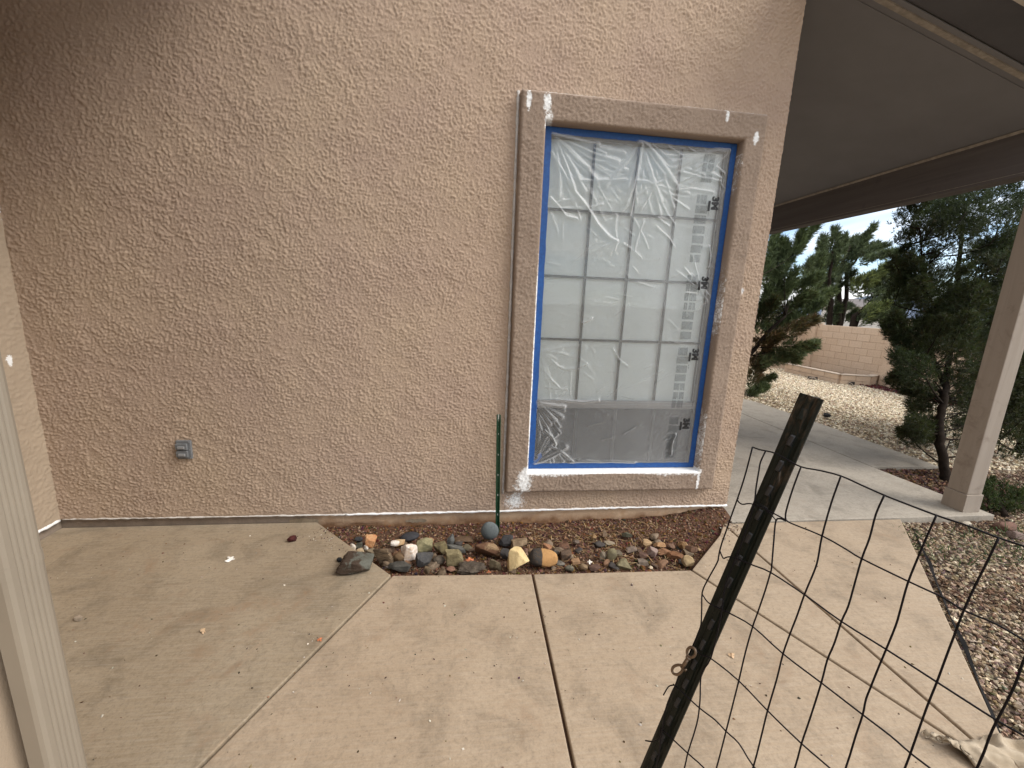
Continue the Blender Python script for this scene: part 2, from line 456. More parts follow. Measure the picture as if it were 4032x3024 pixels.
def grid_wall(name, u0, u1, v0, v1, step, place, mat, parent, hole=None, paint=None, flip=False):
    us = np.linspace(u0, u1, max(2, int(round((u1 - u0) / step)) + 1)); vs = np.linspace(v0, v1, max(2, int(round((v1 - v0) / step)) + 1))
    if hole:
        pass
    U, V = np.meshgrid(us, vs); P = place(U, V).reshape(-1, 3)
    I = np.arange(U.size).reshape(U.shape)
    f = np.stack([I[:-1, :-1], I[:-1, 1:], I[1:, 1:], I[1:, :-1]], -1).reshape(-1, 4)
    if flip: f = f[:, ::-1]
    if hole:
        uc = ((U[:-1, :-1] + U[1:, 1:]) / 2).ravel(); vc = ((V[:-1, :-1] + V[1:, 1:]) / 2).ravel()
        f = f[~((uc > hole[0]) & (uc < hole[1]) & (vc > hole[2]) & (vc < hole[3]))]
    me = arrays_to_mesh(name, P, f, smooth=True)
    set_paint(me, paint or (lambda P: np.zeros(len(P))))
    return obj_of(name, me, mat, parent)

LEDGE = 0.062
HSTEP = .0052
def band_noise(nz, nx, wl, bw, seed):
    g = np.random.default_rng(seed); w = np.fft.rfft2(g.normal(size=(nz, nx)))
    kz = np.fft.fftfreq(nz, HSTEP)[:, None]; kx = np.fft.rfftfreq(nx, HSTEP)[None]
    k = np.sqrt(kz ** 2 + kx ** 2); f = np.fft.irfft2(w * np.exp(-((k - 1 / wl) * wl / bw) ** 2), s=(nz, nx))
    return f / f.std()
NZH, NXH = 840, 840
_d = band_noise(NZH, NXH, .40, .8, 3) * .55 + band_noise(NZH, NXH, .12, .7, 4) * .45
_a = band_noise(NZH, NXH, .0150, .9, 5); _b = band_noise(NZH, NXH, .0260, 1.1, 6)
HFIELD = .0030 * sstep(.25, .80, _a + .55 * _d) + .0038 * sstep(.40, .90, _b + .6 * _a + .5 * _d) + .0004 * band_noise(NZH, NXH, .014, .5, 7)
def stucco_h(u, v):
    i = np.asarray(u) / HSTEP; j = np.asarray(v) / HSTEP; i0 = np.floor(i).astype(int); j0 = np.floor(j).astype(int); fi = i - i0; fj = j - j0
    H = lambda a, b: HFIELD[b % NZH, a % NXH]
    return H(i0, j0) * (1 - fi) * (1 - fj) + H(i0 + 1, j0) * fi * (1 - fj) + H(i0, j0 + 1) * (1 - fi) * fj + H(i0 + 1, j0 + 1) * fi * fj
TOPZ = 4.1
def wall_paint(P):
    p = blob(P, 0, 2, .365, .13, .075, .075, .72)
    p = np.maximum(p, blob(P, 0, 2, .40, .19, .05, .05, .55))
    p = np.maximum(p, blob(P, 0, 2, 1.80, 1.60, .022, .022, .8))
    p = np.maximum(p, np.where((P[:, 2] < LEDGE + .05) & (P[:, 0] > .2), .30 - (P[:, 2] - LEDGE) * 6, 0) * (.6 + .6 * vnoise(P, 4, 7)))
    return np.clip(p, 0, 1)
def place_main(U, V):
    q = np.stack([U, V, 0 * U], -1)
    return np.stack([U, 0.003 * vnoise(q, 1, 2.3) + .0015 * vnoise(q, 2, 9) - stucco_h(U, V) * np.clip((V - LEDGE) / .02, 0, 1), V], -1)
grid_wall('wall', -2.41, 1.934, LEDGE, 3.30, .0052, place_main, M['stucco'], house, hole=(.42, 1.66, .34, 2.49), paint=wall_paint)
MB().box(-2.44, 1.934, .0, .12, 3.30, TOPZ).build('wall', M['stucco'], house)
def ret_paint(P):
    p = blob(P, 1, 2, -.10, 1.05, .015, .03, .9)
    return np.maximum(p, blob(P, 1, 2, -.17, .78, .012, .014, .9))
grid_wall('wall', -.9, 0.0, LEDGE, 3.2, .0075, lambda U, V: np.stack([-2.41 + .002 * vnoise(np.stack([U, V, 0 * U], -1), 1, 3) + 1.0 * stucco_h(U + 9, V), U, V], -1), M['stucco_side'], house, paint=ret_paint)
grid_wall('wall', 0.0, 6.0, LEDGE, TOPZ, .25, lambda U, V: np.stack([1.934 + 0 * U, U, V], -1), M['stucco'], house)
MB().box(-2.46, -2.411, -1.645, -.9, LEDGE, 3.2).build('wall', M['stucco_side'], house)
# near-left corner of the house that carries the downspout
MB().box(-2.44, -.930, -6.0, -1.645, 0.0, TOPZ).build('wall', M['stucco_side'], house)
# unseen near-left wing roof, added over the alcove to darken the left wall
MB().box(-2.46, -.90, -6.0, -.012, 3.42, 3.48).build('soffit', M['stucco_side'], house)
MB().box(-.899, -.86, -6.0, -.012, 3.40, 3.56).build('fascia', M['stucco_side'], house)
# foundation stem wall, set back under the stucco
f = MB(); f.box(-2.46, 1.905, .022, .12, -.16, LEDGE + .004); f.build('foundation', M['foundation'], house)
f = MB(); f.box(-2.50, -2.432, -1.645, .02, -.16, LEDGE + .004); f.build('foundation', M['foundation'], house)
f = MB(); f.box(1.83, 1.904, .121, 6.0, -.16, LEDGE + .004); f.build('foundation', M['foundation'], house)
# chipped mortar smears on the foundation
for k, (cx, w, h, zc) in enumerate([(-1.02, .18, .035, .012), (-.62, .22, .018, -.006), (-.30, .14, .022, -.008), (-.82, .10, .05, .02)]):
    pts = [(cx + w * (i / 9 - .5), zc + h * (.5 + .35 * rnd.uniform(-1, 1)) * math.sin(math.pi * min(1, max(0, (i + .7) / 10.4)))) for i in range(10)]
    poly = pts + [(x, zc - h * .6 + rnd.uniform(-.006, .006)) for x, _ in reversed(pts)]
    mb = MB(); n = len(poly)
    mb.add([(x, .0215, z) for x, z in poly] + [(x, .0185, z) for x, z in poly], [tuple(range(n, 2 * n))] + [(i, (i + 1) % n, n + (i + 1) % n, n + i) for i in range(n)])
    mb.build('mortar_smear', M['foundation'] if k % 2 else M['concrete_dark'], house)

# white weep-edge bead under the stucco
def bead(name, path, prof_r, mat, parent, jit=.0015, n=90, sides=8):
    P = []
    for i in range(len(path) - 1):
        a, b = np.array(path[i], float), np.array(path[i + 1], float)
        m = max(2, int(np.linalg.norm(b - a) / .02))
        P += [a + (b - a) * k / m for k in range(m)]
    P.append(np.array(path[-1], float))
    rad = [prof_r * (1 + .28 * rnd.uniform(-1, 1)) for _ in P]
    P = [p + np.array([0, rnd.uniform(-jit, jit), rnd.uniform(-jit, jit)]) for p in P]
    mb = MB(); mb.tube(P, rad, sides)
    return mb.build(name, mat, parent, smooth=True)
M['caulk_dull'] = simple('dull_white_edge', (.60, .57, .53), .75, .15, 40, .5, 160)
bead('weep_edge', [(-2.40, .002, LEDGE), (-.75, .0, LEDGE - .006)], .0055, M['caulk_dull'], house, .0016)
bead('weep_edge', [(-.75, .0, LEDGE - .006), (.24, .0, LEDGE - .004), (1.0, .0, LEDGE + .003), (1.935, .0, LEDGE + .006)], .0075, M['caulk'], house, .002)
bead('weep_edge', [(-2.408, -1.0, LEDGE), (-2.408, -.01, LEDGE)], .009, M['caulk'], house, .002)

# window trim: four stucco-coated foam bands
trim = empty('window_trim', (1.03, -.025, 1.4)); child(trim, house)
TX0, TX1, TZ0, TZ1 = .293, 1.773, .218, 2.618
IX0, IX1, IZ0, IZ1 = .437, 1.645, .358, 2.472
def trim_paint(P):
    p = np.zeros(len(P))
    for cx, cz, rx, rz, v in [(.335, 2.565, .016, .055, .85), (.440, 2.56, .024, .06, .80), (.452, 2.47, .030, .07, .72), (1.515, 2.585, .013, .030, .85), (1.712, 2.485, .015, .035, .95),
                              (.415, .30, .050, .085, .85), (.375, .25, .05, .05, .55), (.43, .37, .035, .035, .95), (1.648, .285, .010, .085, .95), (1.640, .36, .03, .02, .95), (1.60, .31, .03, .05, .45)]:
        p = np.maximum(p, blob(P, 0, 2, cx, cz, rx, rz, v))
    sill = (P[:, 0] > IX0 - .01) & (P[:, 0] < IX1 + .005) & (P[:, 2] < IZ0 + .012) & (P[:, 2] > IZ0 - .05)
    fall = np.where(P[:, 2] > IZ0 - .012, 1.0, .70 - (IZ0 - P[:, 2]) * 11 + .25 * vnoise(P, 6, 6))
    p = np.maximum(p, np.where(sill, fall, 0))
    edge = (np.abs(P[:, 0] - IX0) < .009) & (P[:, 2] > IZ0) & (P[:, 2] < 1.95)
    p = np.maximum(p, np.where(edge, .62 + .35 * vnoise(P, 9, 8) - .25 * sstep(1.2, 1.95, P[:, 2]), 0))
    redge = (np.abs(P[:, 0] - IX1) < .009) & (P[:, 2] > IZ0) & (P[:, 2] < 2.4)
    p = np.maximum(p, np.where(redge, .28 + .3 * vnoise(P, 3, 5), 0))
    top = (P[:, 2] > TZ1 - .006)
    p = np.maximum(p, np.where(top, .5 + .3 * vnoise(P, 2, 5), 0))
    return np.clip(p, 0, 1)

def trim_frame():
    st_ = .0062
    seg = lambda a, b: np.linspace(a, b, max(2, int(round((b - a) / st_)) + 1))
    us = np.unique(np.round(np.concatenate([seg(TX0, IX0), seg(IX0, IX1), seg(IX1, TX1)]), 6)); vs = np.unique(np.round(np.concatenate([seg(TZ0, IZ0), seg(IZ0, IZ1), seg(IZ1, TZ1)]), 6))
    U, V = np.meshgrid(us, vs); nv, nu = U.shape
    Y = -.052 + .0022 * vnoise(np.stack([U, V, 0 * U], -1), 2, 11) - stucco_h(U + 7.3, V + 3.1) * .95
    eo = np.minimum(np.minimum(U - TX0, TX1 - U), np.minimum(V - TZ0, TZ1 - V)); ei = np.maximum(np.maximum(IX0 - U, U - IX1), np.maximum(IZ0 - V, V - IZ1))
    Y = Y + .012 * np.clip(1 - eo / .013, 0, 1) ** 2 + .008 * np.clip(1 - ei / .010, 0, 1) ** 2 * (ei < .02)
    I = np.arange(U.size).reshape(U.shape)
    uc = (U[:-1, :-1] + U[1:, 1:]) / 2; vc = (V[:-1, :-1] + V[1:, 1:]) / 2
    keep = ~((uc > IX0) & (uc < IX1) & (vc > IZ0) & (vc < IZ1))
    quads = np.stack([I[:-1, :-1], I[:-1, 1:], I[1:, 1:], I[1:, :-1]], -1)[keep]
    P = np.stack([U, Y, V], -1).reshape(-1, 3)
    verts = [P]; faces = [quads.reshape(-1, 4)]; nb0 = len(P)
    iu0, iu1 = int(np.argmin(abs(us - IX0))), int(np.argmin(abs(us - IX1))); iv0, iv1 = int(np.argmin(abs(vs - IZ0))), int(np.argmin(abs(vs - IZ1)))
    loops = [(list(I[0, :]) + list(I[1:, -1]) + list(I[-1, -2::-1]) + list(I[-2:0:-1, 0]), False),
             (list(I[iv0, iu0:iu1 + 1]) + list(I[iv0 + 1:iv1 + 1, iu1]) + list(I[iv1, iu0:iu1][::-1]) + list(I[iv0 + 1:iv1, iu0][::-1]), True)]
    for lp, inner in loops:
        lp = np.array(lp); n = len(lp); prev = lp
        for d_ in (.012, .035, .070, .102):
            Q = P[lp].copy(); Q[:, 1] += d_
            w = .0016 * vnoise(Q, 4, 30); cx, cz = (TX0 + TX1) / 2, (TZ0 + TZ1) / 2
            cur = np.arange(n) + nb0; nb0 += n; verts.append(Q)
            q = np.stack([prev, cur, np.roll(cur, -1), np.roll(prev, -1)], -1); faces.append(q if not inner else q[:, ::-1]); prev = cur
    me = arrays_to_mesh('trim_band', np.concatenate(verts), np.concatenate(faces), smooth=True)
    set_paint(me, trim_paint)
    return obj_of('trim_band', me, M['trim'], trim)
trim_frame()
bead('caulk_bead', [(.279, -.004, .19), (.281, -.004, 1.3), (.279, -.004, 2.625)], .0085, M['caulk_grey'], trim, .0025)
bead('caulk_bead', [(.55, -.002, TZ1 + .003), (.80, -.002, TZ1 + .003), (1.2, -.002, TZ1 + .003)], .0035, M['caulk'], trim, .002)
bead('caulk_bead', [(1.36, -.002, TZ1 + .003), (1.70, -.002, TZ1 + .003)], .0055, M['caulk'], trim, .002)

# window
M['vinyl'] = simple('window_vinyl_tan', (.15, .145, .138), .45, .05, 10)
M['muntin'] = simple('muntin_grey', (.035, .037, .036), .5, .06, 10)
M['shade'] = simple('white_window_shade', (.93, .945, .94), .85, .01, 3)
def m_glass():
    t = NT('window_glass')
    fr = t.n.new('ShaderNodeFresnel'); fr.inputs['IOR'].default_value = 1.45
    tr = t.n.new('ShaderNodeBsdfTransparent'); tr.inputs[0].default_value = (.95, .965, .96, 1)
    gl = t.n.new('ShaderNodeBsdfGlossy'); gl.inputs['Roughness'].default_value = .02
    mx = t.n.new('ShaderNodeMixShader'); t.l.new(fr.outputs[0], mx.inputs[0]); t.l.new(tr.outputs[0], mx.inputs[1]); t.l.new(gl.outputs[0], mx.inputs[2])
    return t.finish(mx.outputs[0])
M['glass'] = m_glass()
def m_screen():
    t = NT('insect_screen')
    tr = t.n.new('ShaderNodeBsdfTransparent')
    d = t.bsdf((.022, .022, .021), .7)
    mx = t.n.new('ShaderNodeMixShader'); mx.inputs[0].default_value = .80; t.l.new(tr.outputs[0], mx.inputs[1]); t.l.new(d, mx.inputs[2])
    return t.finish(mx.outputs[0])
M['screen'] = m_screen()
win = empty('window', (1.04, .06, 1.4)); child(win, house)
wf = MB(); y0, y1 = .030, .085
wf.box(IX0 + .001, IX0 + .045, y0, y1, IZ0 + .001, IZ1 - .001); wf.box(IX1 - .045, IX1 - .001, y0, y1, IZ0 + .001, IZ1 - .001)
wf.box(IX0 + .0452, IX1 - .0452, y0, y1, IZ1 - .040, IZ1 - .001); wf.box(IX0 + .0452, IX1 - .0452, y0, y1, IZ0 + .001, IZ0 + .036)
wf.build('frame', M['vinyl'], win)
rl = MB(); rl.box(IX0 + .046, IX1 - .046, .026, .072, .815, .832); rl.box(IX0 + .046, IX1 - .046, .022, .066, .797, .8148); rl.box(IX0 + .046, IX1 - .046, .030, .070, .785, .7968)
rl.build('meeting_rail', M['vinyl'], win)
MB().box(IX0 + .046, IX1 - .046, .060, .064, .834, IZ1 - .042).build('glass_pane', M['glass'], win)
MB().box(IX0 + .046, IX1 - .046, .076, .080, IZ0 + .038, .784).build('glass_pane', M['glass'], win)
for x in (.763, 1.040, 1.317):
    MB().box(x - .0075, x + .0075, .066, .074, .836, IZ1 - .044).build('muntin', M['muntin'], win)
    MB().box(x - .0085, x + .0085, .040, .0455, IZ0 + .039, .783).build('muntin', M['muntin'], win)
for z in (2.035, 1.638, 1.240):
    for a, b in ((IX0 + .047, .7554), (.7706, 1.0324), (1.0476, 1.3094), (1.3246, IX1 - .047)):
        MB().box(a, b, .0665, .0735, z - .0075, z + .0075).build('muntin', M['muntin'], win)
MB().box(IX0 + .046, IX1 - .046, .0470, .0478, IZ0 + .037, .7845).build('insect_screen', M['screen'], win)
MB().box(IX0 + .01, IX1 - .01, .092, .098, IZ0 + .01, IZ1 - .01).build('window_shade', M['shade'], win)
# reveal behind the trim closes the opening
rv = MB(); rv.box(.40, IX0, .052, .16, .33, 2.50); rv.box(IX1, 1.68, .052, .16, .33, 2.50); rv.box(IX0 + .0005, IX1 - .0005, .052, .16, IZ1, 2.50); rv.box(IX0 + .0005, IX1 - .0005, .052, .16, .33, IZ0)
rv.build('reveal', M['foundation'], win)

# ------------------------------------------------------------------ masking film taped over the window
def m_film():
    t = NT('plastic_film')
    fine = t.noise(30, 5, .7, 2.0)
    nrm = t.bump(fine, .45, .008)
    milk = t.bsdf((.95, .96, .96), .18, nrm, Specular_IOR_Level=.7)
    tr = t.n.new('ShaderNodeBsdfTransparent'); tr.inputs[0].default_value = (.97, .98, .98, 1)
    lw = t.n.new('ShaderNodeLayerWeight'); lw.inputs['Blend'].default_value = .32; t.l.new(nrm, lw.inputs['Normal'])
    fac = t.math('ADD', .07, t.math('MULTIPLY', t.math('POWER', lw.outputs['Facing'], .95), .85))
    mx = t.n.new('ShaderNodeMixShader'); t.l.new(fac, mx.inputs[0]); t.l.new(tr.outputs[0], mx.inputs[1]); t.l.new(milk, mx.inputs[2])
    return t.finish(mx.outputs[0])
M['film'] = m_film()
def m_tape():
    t = NT('blue_tape')
    n = t.noise(1.0, 4, .6, vec=t.mapping(scale=(60, 60, 60)))
    c = t.mix(t.ramp(n, (.35, 0.0), (.7, 1.0)), (.004, .052, .215), (.009, .088, .31))
    return t.finish(t.bsdf(c, .55, t.bump(t.noise(350, 3), .25, .002)))
M['tape'] = m_tape()

FX0, FX1, FZ0, FZ1 = .470, 1.622, .380, 2.446
RIDGES = []     # (x0,z0,x1,z1,width,height)
def rg(pts, w, h):
    for a, b in zip(pts[:-1], pts[1:]): RIDGES.append((*a, *b, w, h))
TL, TR_, BL = (.485, 2.43), (1.603, 2.43), (.485, .40)
rg([(.49, 2.33), (.55, 2.25), (.63, 2.14), (.72, 2.05), (.80, 1.95), (.88, 1.88), (.93, 1.86)], .012, .012)
rg([(.488, 2.40), (.60, 2.31), (.70, 2.24), (.77, 2.20)], .010, .009)
rg([(.49, 2.42), (.62, 2.36), (.74, 2.31), (.90, 2.30), (.99, 2.24)], .011, .008)
rg([(.50, 2.43), (.66, 2.40), (.82, 2.37), (.93, 2.36)], .012, .008)
rg([(.49, 2.36), (.56, 2.27), (.64, 2.20), (.72, 2.17)], .008, .007)
rg([(.68, 2.19), (.80, 2.20), (.93, 2.215), (1.09, 2.215), (1.14, 2.20)], .013, .010)
rg([(.78, 2.19), (.92, 2.235), (1.04, 2.28)], .008, .007); rg([(1.14, 2.20), (1.24, 2.26), (1.32, 2.305)], .008, .008)
rg([(1.02, 2.42), (1.06, 2.33), (1.12, 2.22), (1.16, 2.12), (1.19, 2.04)], .011, .009)
rg([(1.05, 2.42), (1.14, 2.34), (1.27, 2.29), (1.42, 2.265), (1.56, 2.25)], .010, .008)
rg([(1.10, 2.42), (1.20, 2.36), (1.33, 2.31), (1.45, 2.28)], .008, .007)
rg([(1.20, 2.42), (1.33, 2.36), (1.45, 2.31), (1.56, 2.27)], .009, .007); rg([(1.33, 2.42), (1.45, 2.37), (1.58, 2.30)], .008, .007)
rg([(1.27, 2.18), (1.38, 2.195), (1.52, 2.185)], .007, .007); rg([(1.18, 2.02), (1.22, 1.99), (1.26, 1.97)], .006, .006)
rg([(.50, 2.08), (.56, 2.03), (.60, 1.985), (.67, 1.975)], .010, .010); rg([(.48, 2.02), (.54, 2.02), (.58, 1.99)], .006, .005)
rg([(.73, 2.04), (.82, 2.07)], .006, .006); rg([(.80, 1.86), (.72, 1.78), (.66, 1.73)], .006, .005); rg([(1.09, 1.99), (1.06, 1.88), (1.05, 1.80)], .008, .006)
rg([(1.03, 2.00), (1.10, 1.90), (1.14, 1.83)], .005, .005); rg([(1.18, 1.96), (1.27, 1.90), (1.31, 1.85)], .006, .006)
rg([(1.35, 1.70), (1.42, 1.66), (1.50, 1.60)], .005, .005); rg([(1.40, 1.72), (1.50, 1.62), (1.58, 1.52)], .006, .007); rg([(1.44, 1.80), (1.49, 1.69), (1.52, 1.60)], .004, .006)
rg([(1.54, 1.86), (1.555, 1.80), (1.55, 1.74)], .008, .014)
rg([(.75, 1.35), (.79, 1.37), (.81, 1.385)], .006, .009)
rg([(.485, 1.16), (.56, 1.09), (.66, 1.05), (.74, 1.06), (.80, 1.09)], .007, .007); rg([(.485, 1.15), (.53, 1.03), (.54, .98)], .006, .007); rg([(.50, 1.06), (.57, .98), (.63, .925)], .006, .008)
rg([(.54, .93), (.62, .92), (.68, .915)], .006, .007); rg([(.70, 1.06), (.70, .94), (.705, .87)], .004, .004)
rg([(.78, 1.03), (.86, .98)], .005, .004); rg([(.97, 1.19), (1.02, 1.12), (1.08, 1.08)], .005, .005); rg([(1.16, .97), (1.26, 1.02), (1.33, 1.06)], .005, .004)
rg([(.485, .84), (.60, .85), (.72, .835), (.80, .83), (.90, .845)], .009, .010); rg([(.485, .82), (.55, .79), (.62, .77)], .006, .006)
rg([(.487, .78), (.51, .66), (.515, .55), (.51, .42)], .006, .008); rg([(.49, .76), (.56, .66), (.61, .55), (.65, .46), (.69, .41)], .007, .008)
rg([(.55, .63), (.60, .585), (.625, .535)], .010, .014); rg([(.50, .70), (.55, .57), (.60, .46), (.62, .41)], .006, .008)
rg([(.58, .53), (.66, .49), (.72, .44), (.76, .405)], .009, .013); rg([(.53, .52), (.57, .45), (.60, .405)], .007, .010)
rg([(.74, .405), (.85, .415), (.95, .405), (1.03, .41), (1.20, .40)], .009, .010); rg([(.70, .45), (.80, .43)], .006, .006)
rg([(1.475, .605), (1.46, .565), (1.455, .52), (1.46, .46)], .008, .013)
for (cx, cz, a0, a1, n_, L) in [(.488, 2.43, -1.25, -.05, 8, .42), (1.03, 2.44, -2.2, -.55, 7, .34), (1.60, 2.44, -3.0, -2.55, 4, .40), (.487, .40, .2, 1.35, 6, .22), (.487, .83, -1.2, -.2, 5, .2)]:
    for i_ in range(n_):          # broad gathered folds
        a = a0 + (a1 - a0) * (i_ + .5) / n_ + rnd.uniform(-.05, .05); l_ = L * rnd.uniform(.6, 1.1); b = rnd.uniform(-.2, .2)
        rg([(cx + l_ * t_ * math.cos(a + b * t_), cz + l_ * t_ * math.sin(a + b * t_)) for t_ in (.02, .3, .65, 1)], rnd.uniform(.013, .020), rnd.uniform(.009, .014))
for (cx, cz, a0, a1, n_, lmin, lmax) in [(.488, 2.43, -1.35, -.12, 16, .15, .55), (1.03, 2.44, -2.5, -.35, 20, .12, .42), (1.60, 2.43, -2.95, -2.3, 10, .12, .40), (.487, 1.16, -1.3, .35, 9, .08, .30), (.487, .82, -1.4, .4, 12, .08, .28), (.488, .40, .15, 1.4, 10, .06, .25), (1.60, 1.55, 1.9, 4.2, 9, .06, .22), (.487, 2.04, -1.2, .5, 8, .06, .2), (1.14, 2.2, 0, 6.28, 12, .05, .25), (.93, 1.87, 0, 6.28, 9, .04, .16)]:
    for _ in range(n_):
        a = rnd.uniform(a0, a1); L = rnd.uniform(lmin, lmax); b = rnd.uniform(-.25, .25); st_ = rnd.uniform(.0, .06)
        P_ = [(cx + (st_ + L * t_) * math.cos(a + b * t_), cz + (st_ + L * t_) * math.sin(a + b * t_)) for t_ in (0, .33, .66, 1)]
        rg(P_, rnd.uniform(.004, .010), rnd.uniform(.003, .008))
for _ in range(170):       # fine crinkles, thicker towards the top
    z = 2.43 - 1.9 * rnd.random() ** 1.8; x = rnd.uniform(.49, 1.6); a = rnd.uniform(-.9, .9) + (math.pi if rnd.random() < .5 else 0); L = rnd.uniform(.03, .12)
    rg([(x, z), (x + L * math.cos(a), z + L * math.sin(a))], rnd.uniform(.003, .006), rnd.uniform(.0015, .004))
RID = np.array(RIDGES)
def film_h(x, z):
    """height of the film towards the viewer (metres)"""
    x = np.asarray(x, float); z = np.asarray(z, float); h = np.zeros(x.shape)
    for x0, z0, x1, z1, w, hh in RID:
        dx, dz = x1 - x0, z1 - z0; L2 = dx * dx + dz * dz + 1e-9
        t = np.clip(((x - x0) * dx + (z - z0) * dz) / L2, 0, 1)
        d2 = (x - x0 - t * dx) ** 2 + (z - z0 - t * dz) ** 2
        h = np.maximum(h, 1.35 * hh * np.exp(-d2 / (w * w) * .8))
    q = np.stack([x, z, 0 * x], -1)
    h = h + .0026 * vnoise(q, 3, 11) + (.0008 + .0016 * sstep(1.7, 2.4, z)) * vnoise(q, 5, 37)
    e = np.minimum(np.minimum(x - FX0, FX1 - x), np.minimum(z - FZ0, FZ1 - z))
    return np.clip(h, -.003, .024) * np.clip(e / .03, 0, 1)
FY = .0185
film = empty('masking_film', (1.04, .01, .36))
tag(film, 'wrinkled clear plastic masking sheet taped over the window', 'plastic sheet')
fu = np.linspace(FX0, FX1, 250); fv = np.linspace(FZ0, FZ1, 440)
FU, FV = np.meshgrid(fu, fv)
FI = np.arange(FU.size).reshape(FU.shape)
ff = np.stack([FI[:-1, :-1], FI[:-1, 1:], FI[1:, 1:], FI[1:, :-1]], -1).reshape(-1, 4)
obj_of('film_sheet', arrays_to_mesh('film_sheet', np.stack([FU, FY - film_h(FU, FV), FV], -1).reshape(-1, 3), ff, smooth=True), M['film'], film)

def tape_strip(p0, p1, w0, w1, side):
    """strip from p0 to p1 (x,z), its width towards 'side' with a slightly uneven edge"""
    n = 40; a = np.array(p0, float); b = np.array(p1, float); d = (b - a) / np.linalg.norm(b - a); s = np.array(side, float)
    mb = MB(); vs = []
    for i in range(n + 1):
        t = i / n; p = a + (b - a) * t; w = w0 + (w1 - w0) * t + .0012 * math.sin(i * 1.7) + rnd.uniform(-.0008, .0008)
        o = rnd.uniform(-.0012, .0012)
        for q, dy in ((p + s * o, 0), (p + s * w, 0)):
            vs.append((q[0], FY - .0016 + rnd.uniform(-.0006, .0006), q[1])); vs.append((q[0], FY + .0008, q[1]))
    fs = []
    for i in range(n):
        k = 4 * i; fs += [(k, k + 2, k + 6, k + 4), (k + 1, k + 5, k + 7, k + 3), (k, k + 4, k + 5, k + 1), (k + 2, k + 3, k + 7, k + 6)]
    mb.add(vs, fs); return mb
def tape(name, *a, dy=0.0):
    mb = tape_strip(*a); mb.v = [(x, y + dy, z) for x, y, z in mb.v]
    return mb.build('tape_strip', M['tape'], film)
tape('t', (IX0 + .003, 2.470), (IX1 - .003, 2.470), .038, .034, (0, -1))
tape('t', (IX0 + .002, .360), (IX1 - .003, .362), .036, .034, (0, 1), dy=-.0006)
tape('t', (IX0 + .003, .372), (IX0 + .003, 2.462), .047, .046, (1, 0), dy=-.0026)
tape('t', (IX1 - .003, .372), (IX1 - .003, 2.462), .036, .036, (-1, 0), dy=-.0028)
mb = MB(); q = [(.462, .405), (.512, .435), (.508, .462), (.530, .478), (.540, .445), (.498, .395)]
mb.add([(x, FY - .0065, z) for x, z in q] + [(x, FY - .0055, z) for x, z in q], [(0, 1, 2, 3, 4, 5), (11, 10, 9, 8, 7, 6)] + [(i, (i + 1) % 6, 6 + (i + 1) % 6, 6 + i) for i in range(6)])
mb.build('tape_strip', M['tape'], film)

# print on the film
M['ink'] = simple('black_ink', (.012, .012, .013), .5, .1, 50)
def m_print():
    t = NT('grey_print')
    v = t.noise(1.0, 2, .7, vec=t.mapping(scale=(150, 1, 700)))
    x = t.sep()[0]
    cols = t.ramp(t.noise(1.0, 1, .5, vec=t.mapping(scale=(70, 1, 3))), (.33, 0.0), (.40, 1.0))
    a = t.math('MULTIPLY', t.ramp(v, (.42, 0.05), (.56, .62)), cols)
    tr = t.n.new('ShaderNodeBsdfTransparent'); d = t.bsdf((.10, .11, .115), .6)
    mx = t.n.new('ShaderNodeMixShader'); t.l.new(a, mx.inputs[0]); t.l.new(tr.outputs[0], mx.inputs[1]); t.l.new(d, mx.inputs[2])
    return t.finish(mx.outputs[0])
M['print'] = m_print()
def film_patch(name, x0, x1, z0, z1, mat, off=.0012, sk=0.0, nx=10, nz=8):
    U, V = np.meshgrid(np.linspace(x0, x1, nx), np.linspace(z0, z1, nz))
    P = np.stack([U, FY - off - film_h(U, V), V], -1).reshape(-1, 3)
    I = np.arange(U.size).reshape(U.shape)
    return obj_of(name, arrays_to_mesh(name, P, np.stack([I[:-1, :-1], I[:-1, 1:], I[1:, 1:], I[1:, :-1]], -1).reshape(-1, 4), smooth=True), mat, film)
def film_text(body, cx, cz, height, name, bold=.0):
    """lettering turned a quarter turn clockwise, lying on the film"""
    cu = bpy.data.curves.new(name, 'FONT'); cu.body = body; cu.size = 1.0; cu.offset = bold; cu.resolution_u = 5
    ob = bpy.data.objects.new(name, cu); COL.objects.link(ob)
    dg = bpy.context.evaluated_depsgraph_get(); me = bpy.data.meshes.new_from_object(ob.evaluated_get(dg))
    bpy.data.objects.remove(ob)
    bm = bmesh.new(); bm.from_mesh(me); bmesh.ops.triangulate(bm, faces=bm.faces)
    bmesh.ops.subdivide_edges(bm, edges=bm.edges, cuts=1); bm.to_mesh(me); bm.free()
    co = np.zeros(len(me.vertices) * 3, dtype=np.float32); me.vertices.foreach_get('co', co); co = co.reshape(-1, 3)
    lo, hi = co.min(0), co.max(0); s = height / (hi[1] - lo[1])
    u = (co[:, 0] - (lo[0] + hi[0]) / 2) * s; v = (co[:, 1] - (lo[1] + hi[1]) / 2) * s
    X = cx + v; Z = cz - u
    co[:, 0] = X; co[:, 2] = Z; co[:, 1] = FY - .0016 - film_h(X, Z)
    me.vertices.foreach_set('co', co.ravel()); me.update()
    return obj_of(name, me, M['ink'], film)
LOGO_Z = [2.123, 1.639, 1.170, .685]
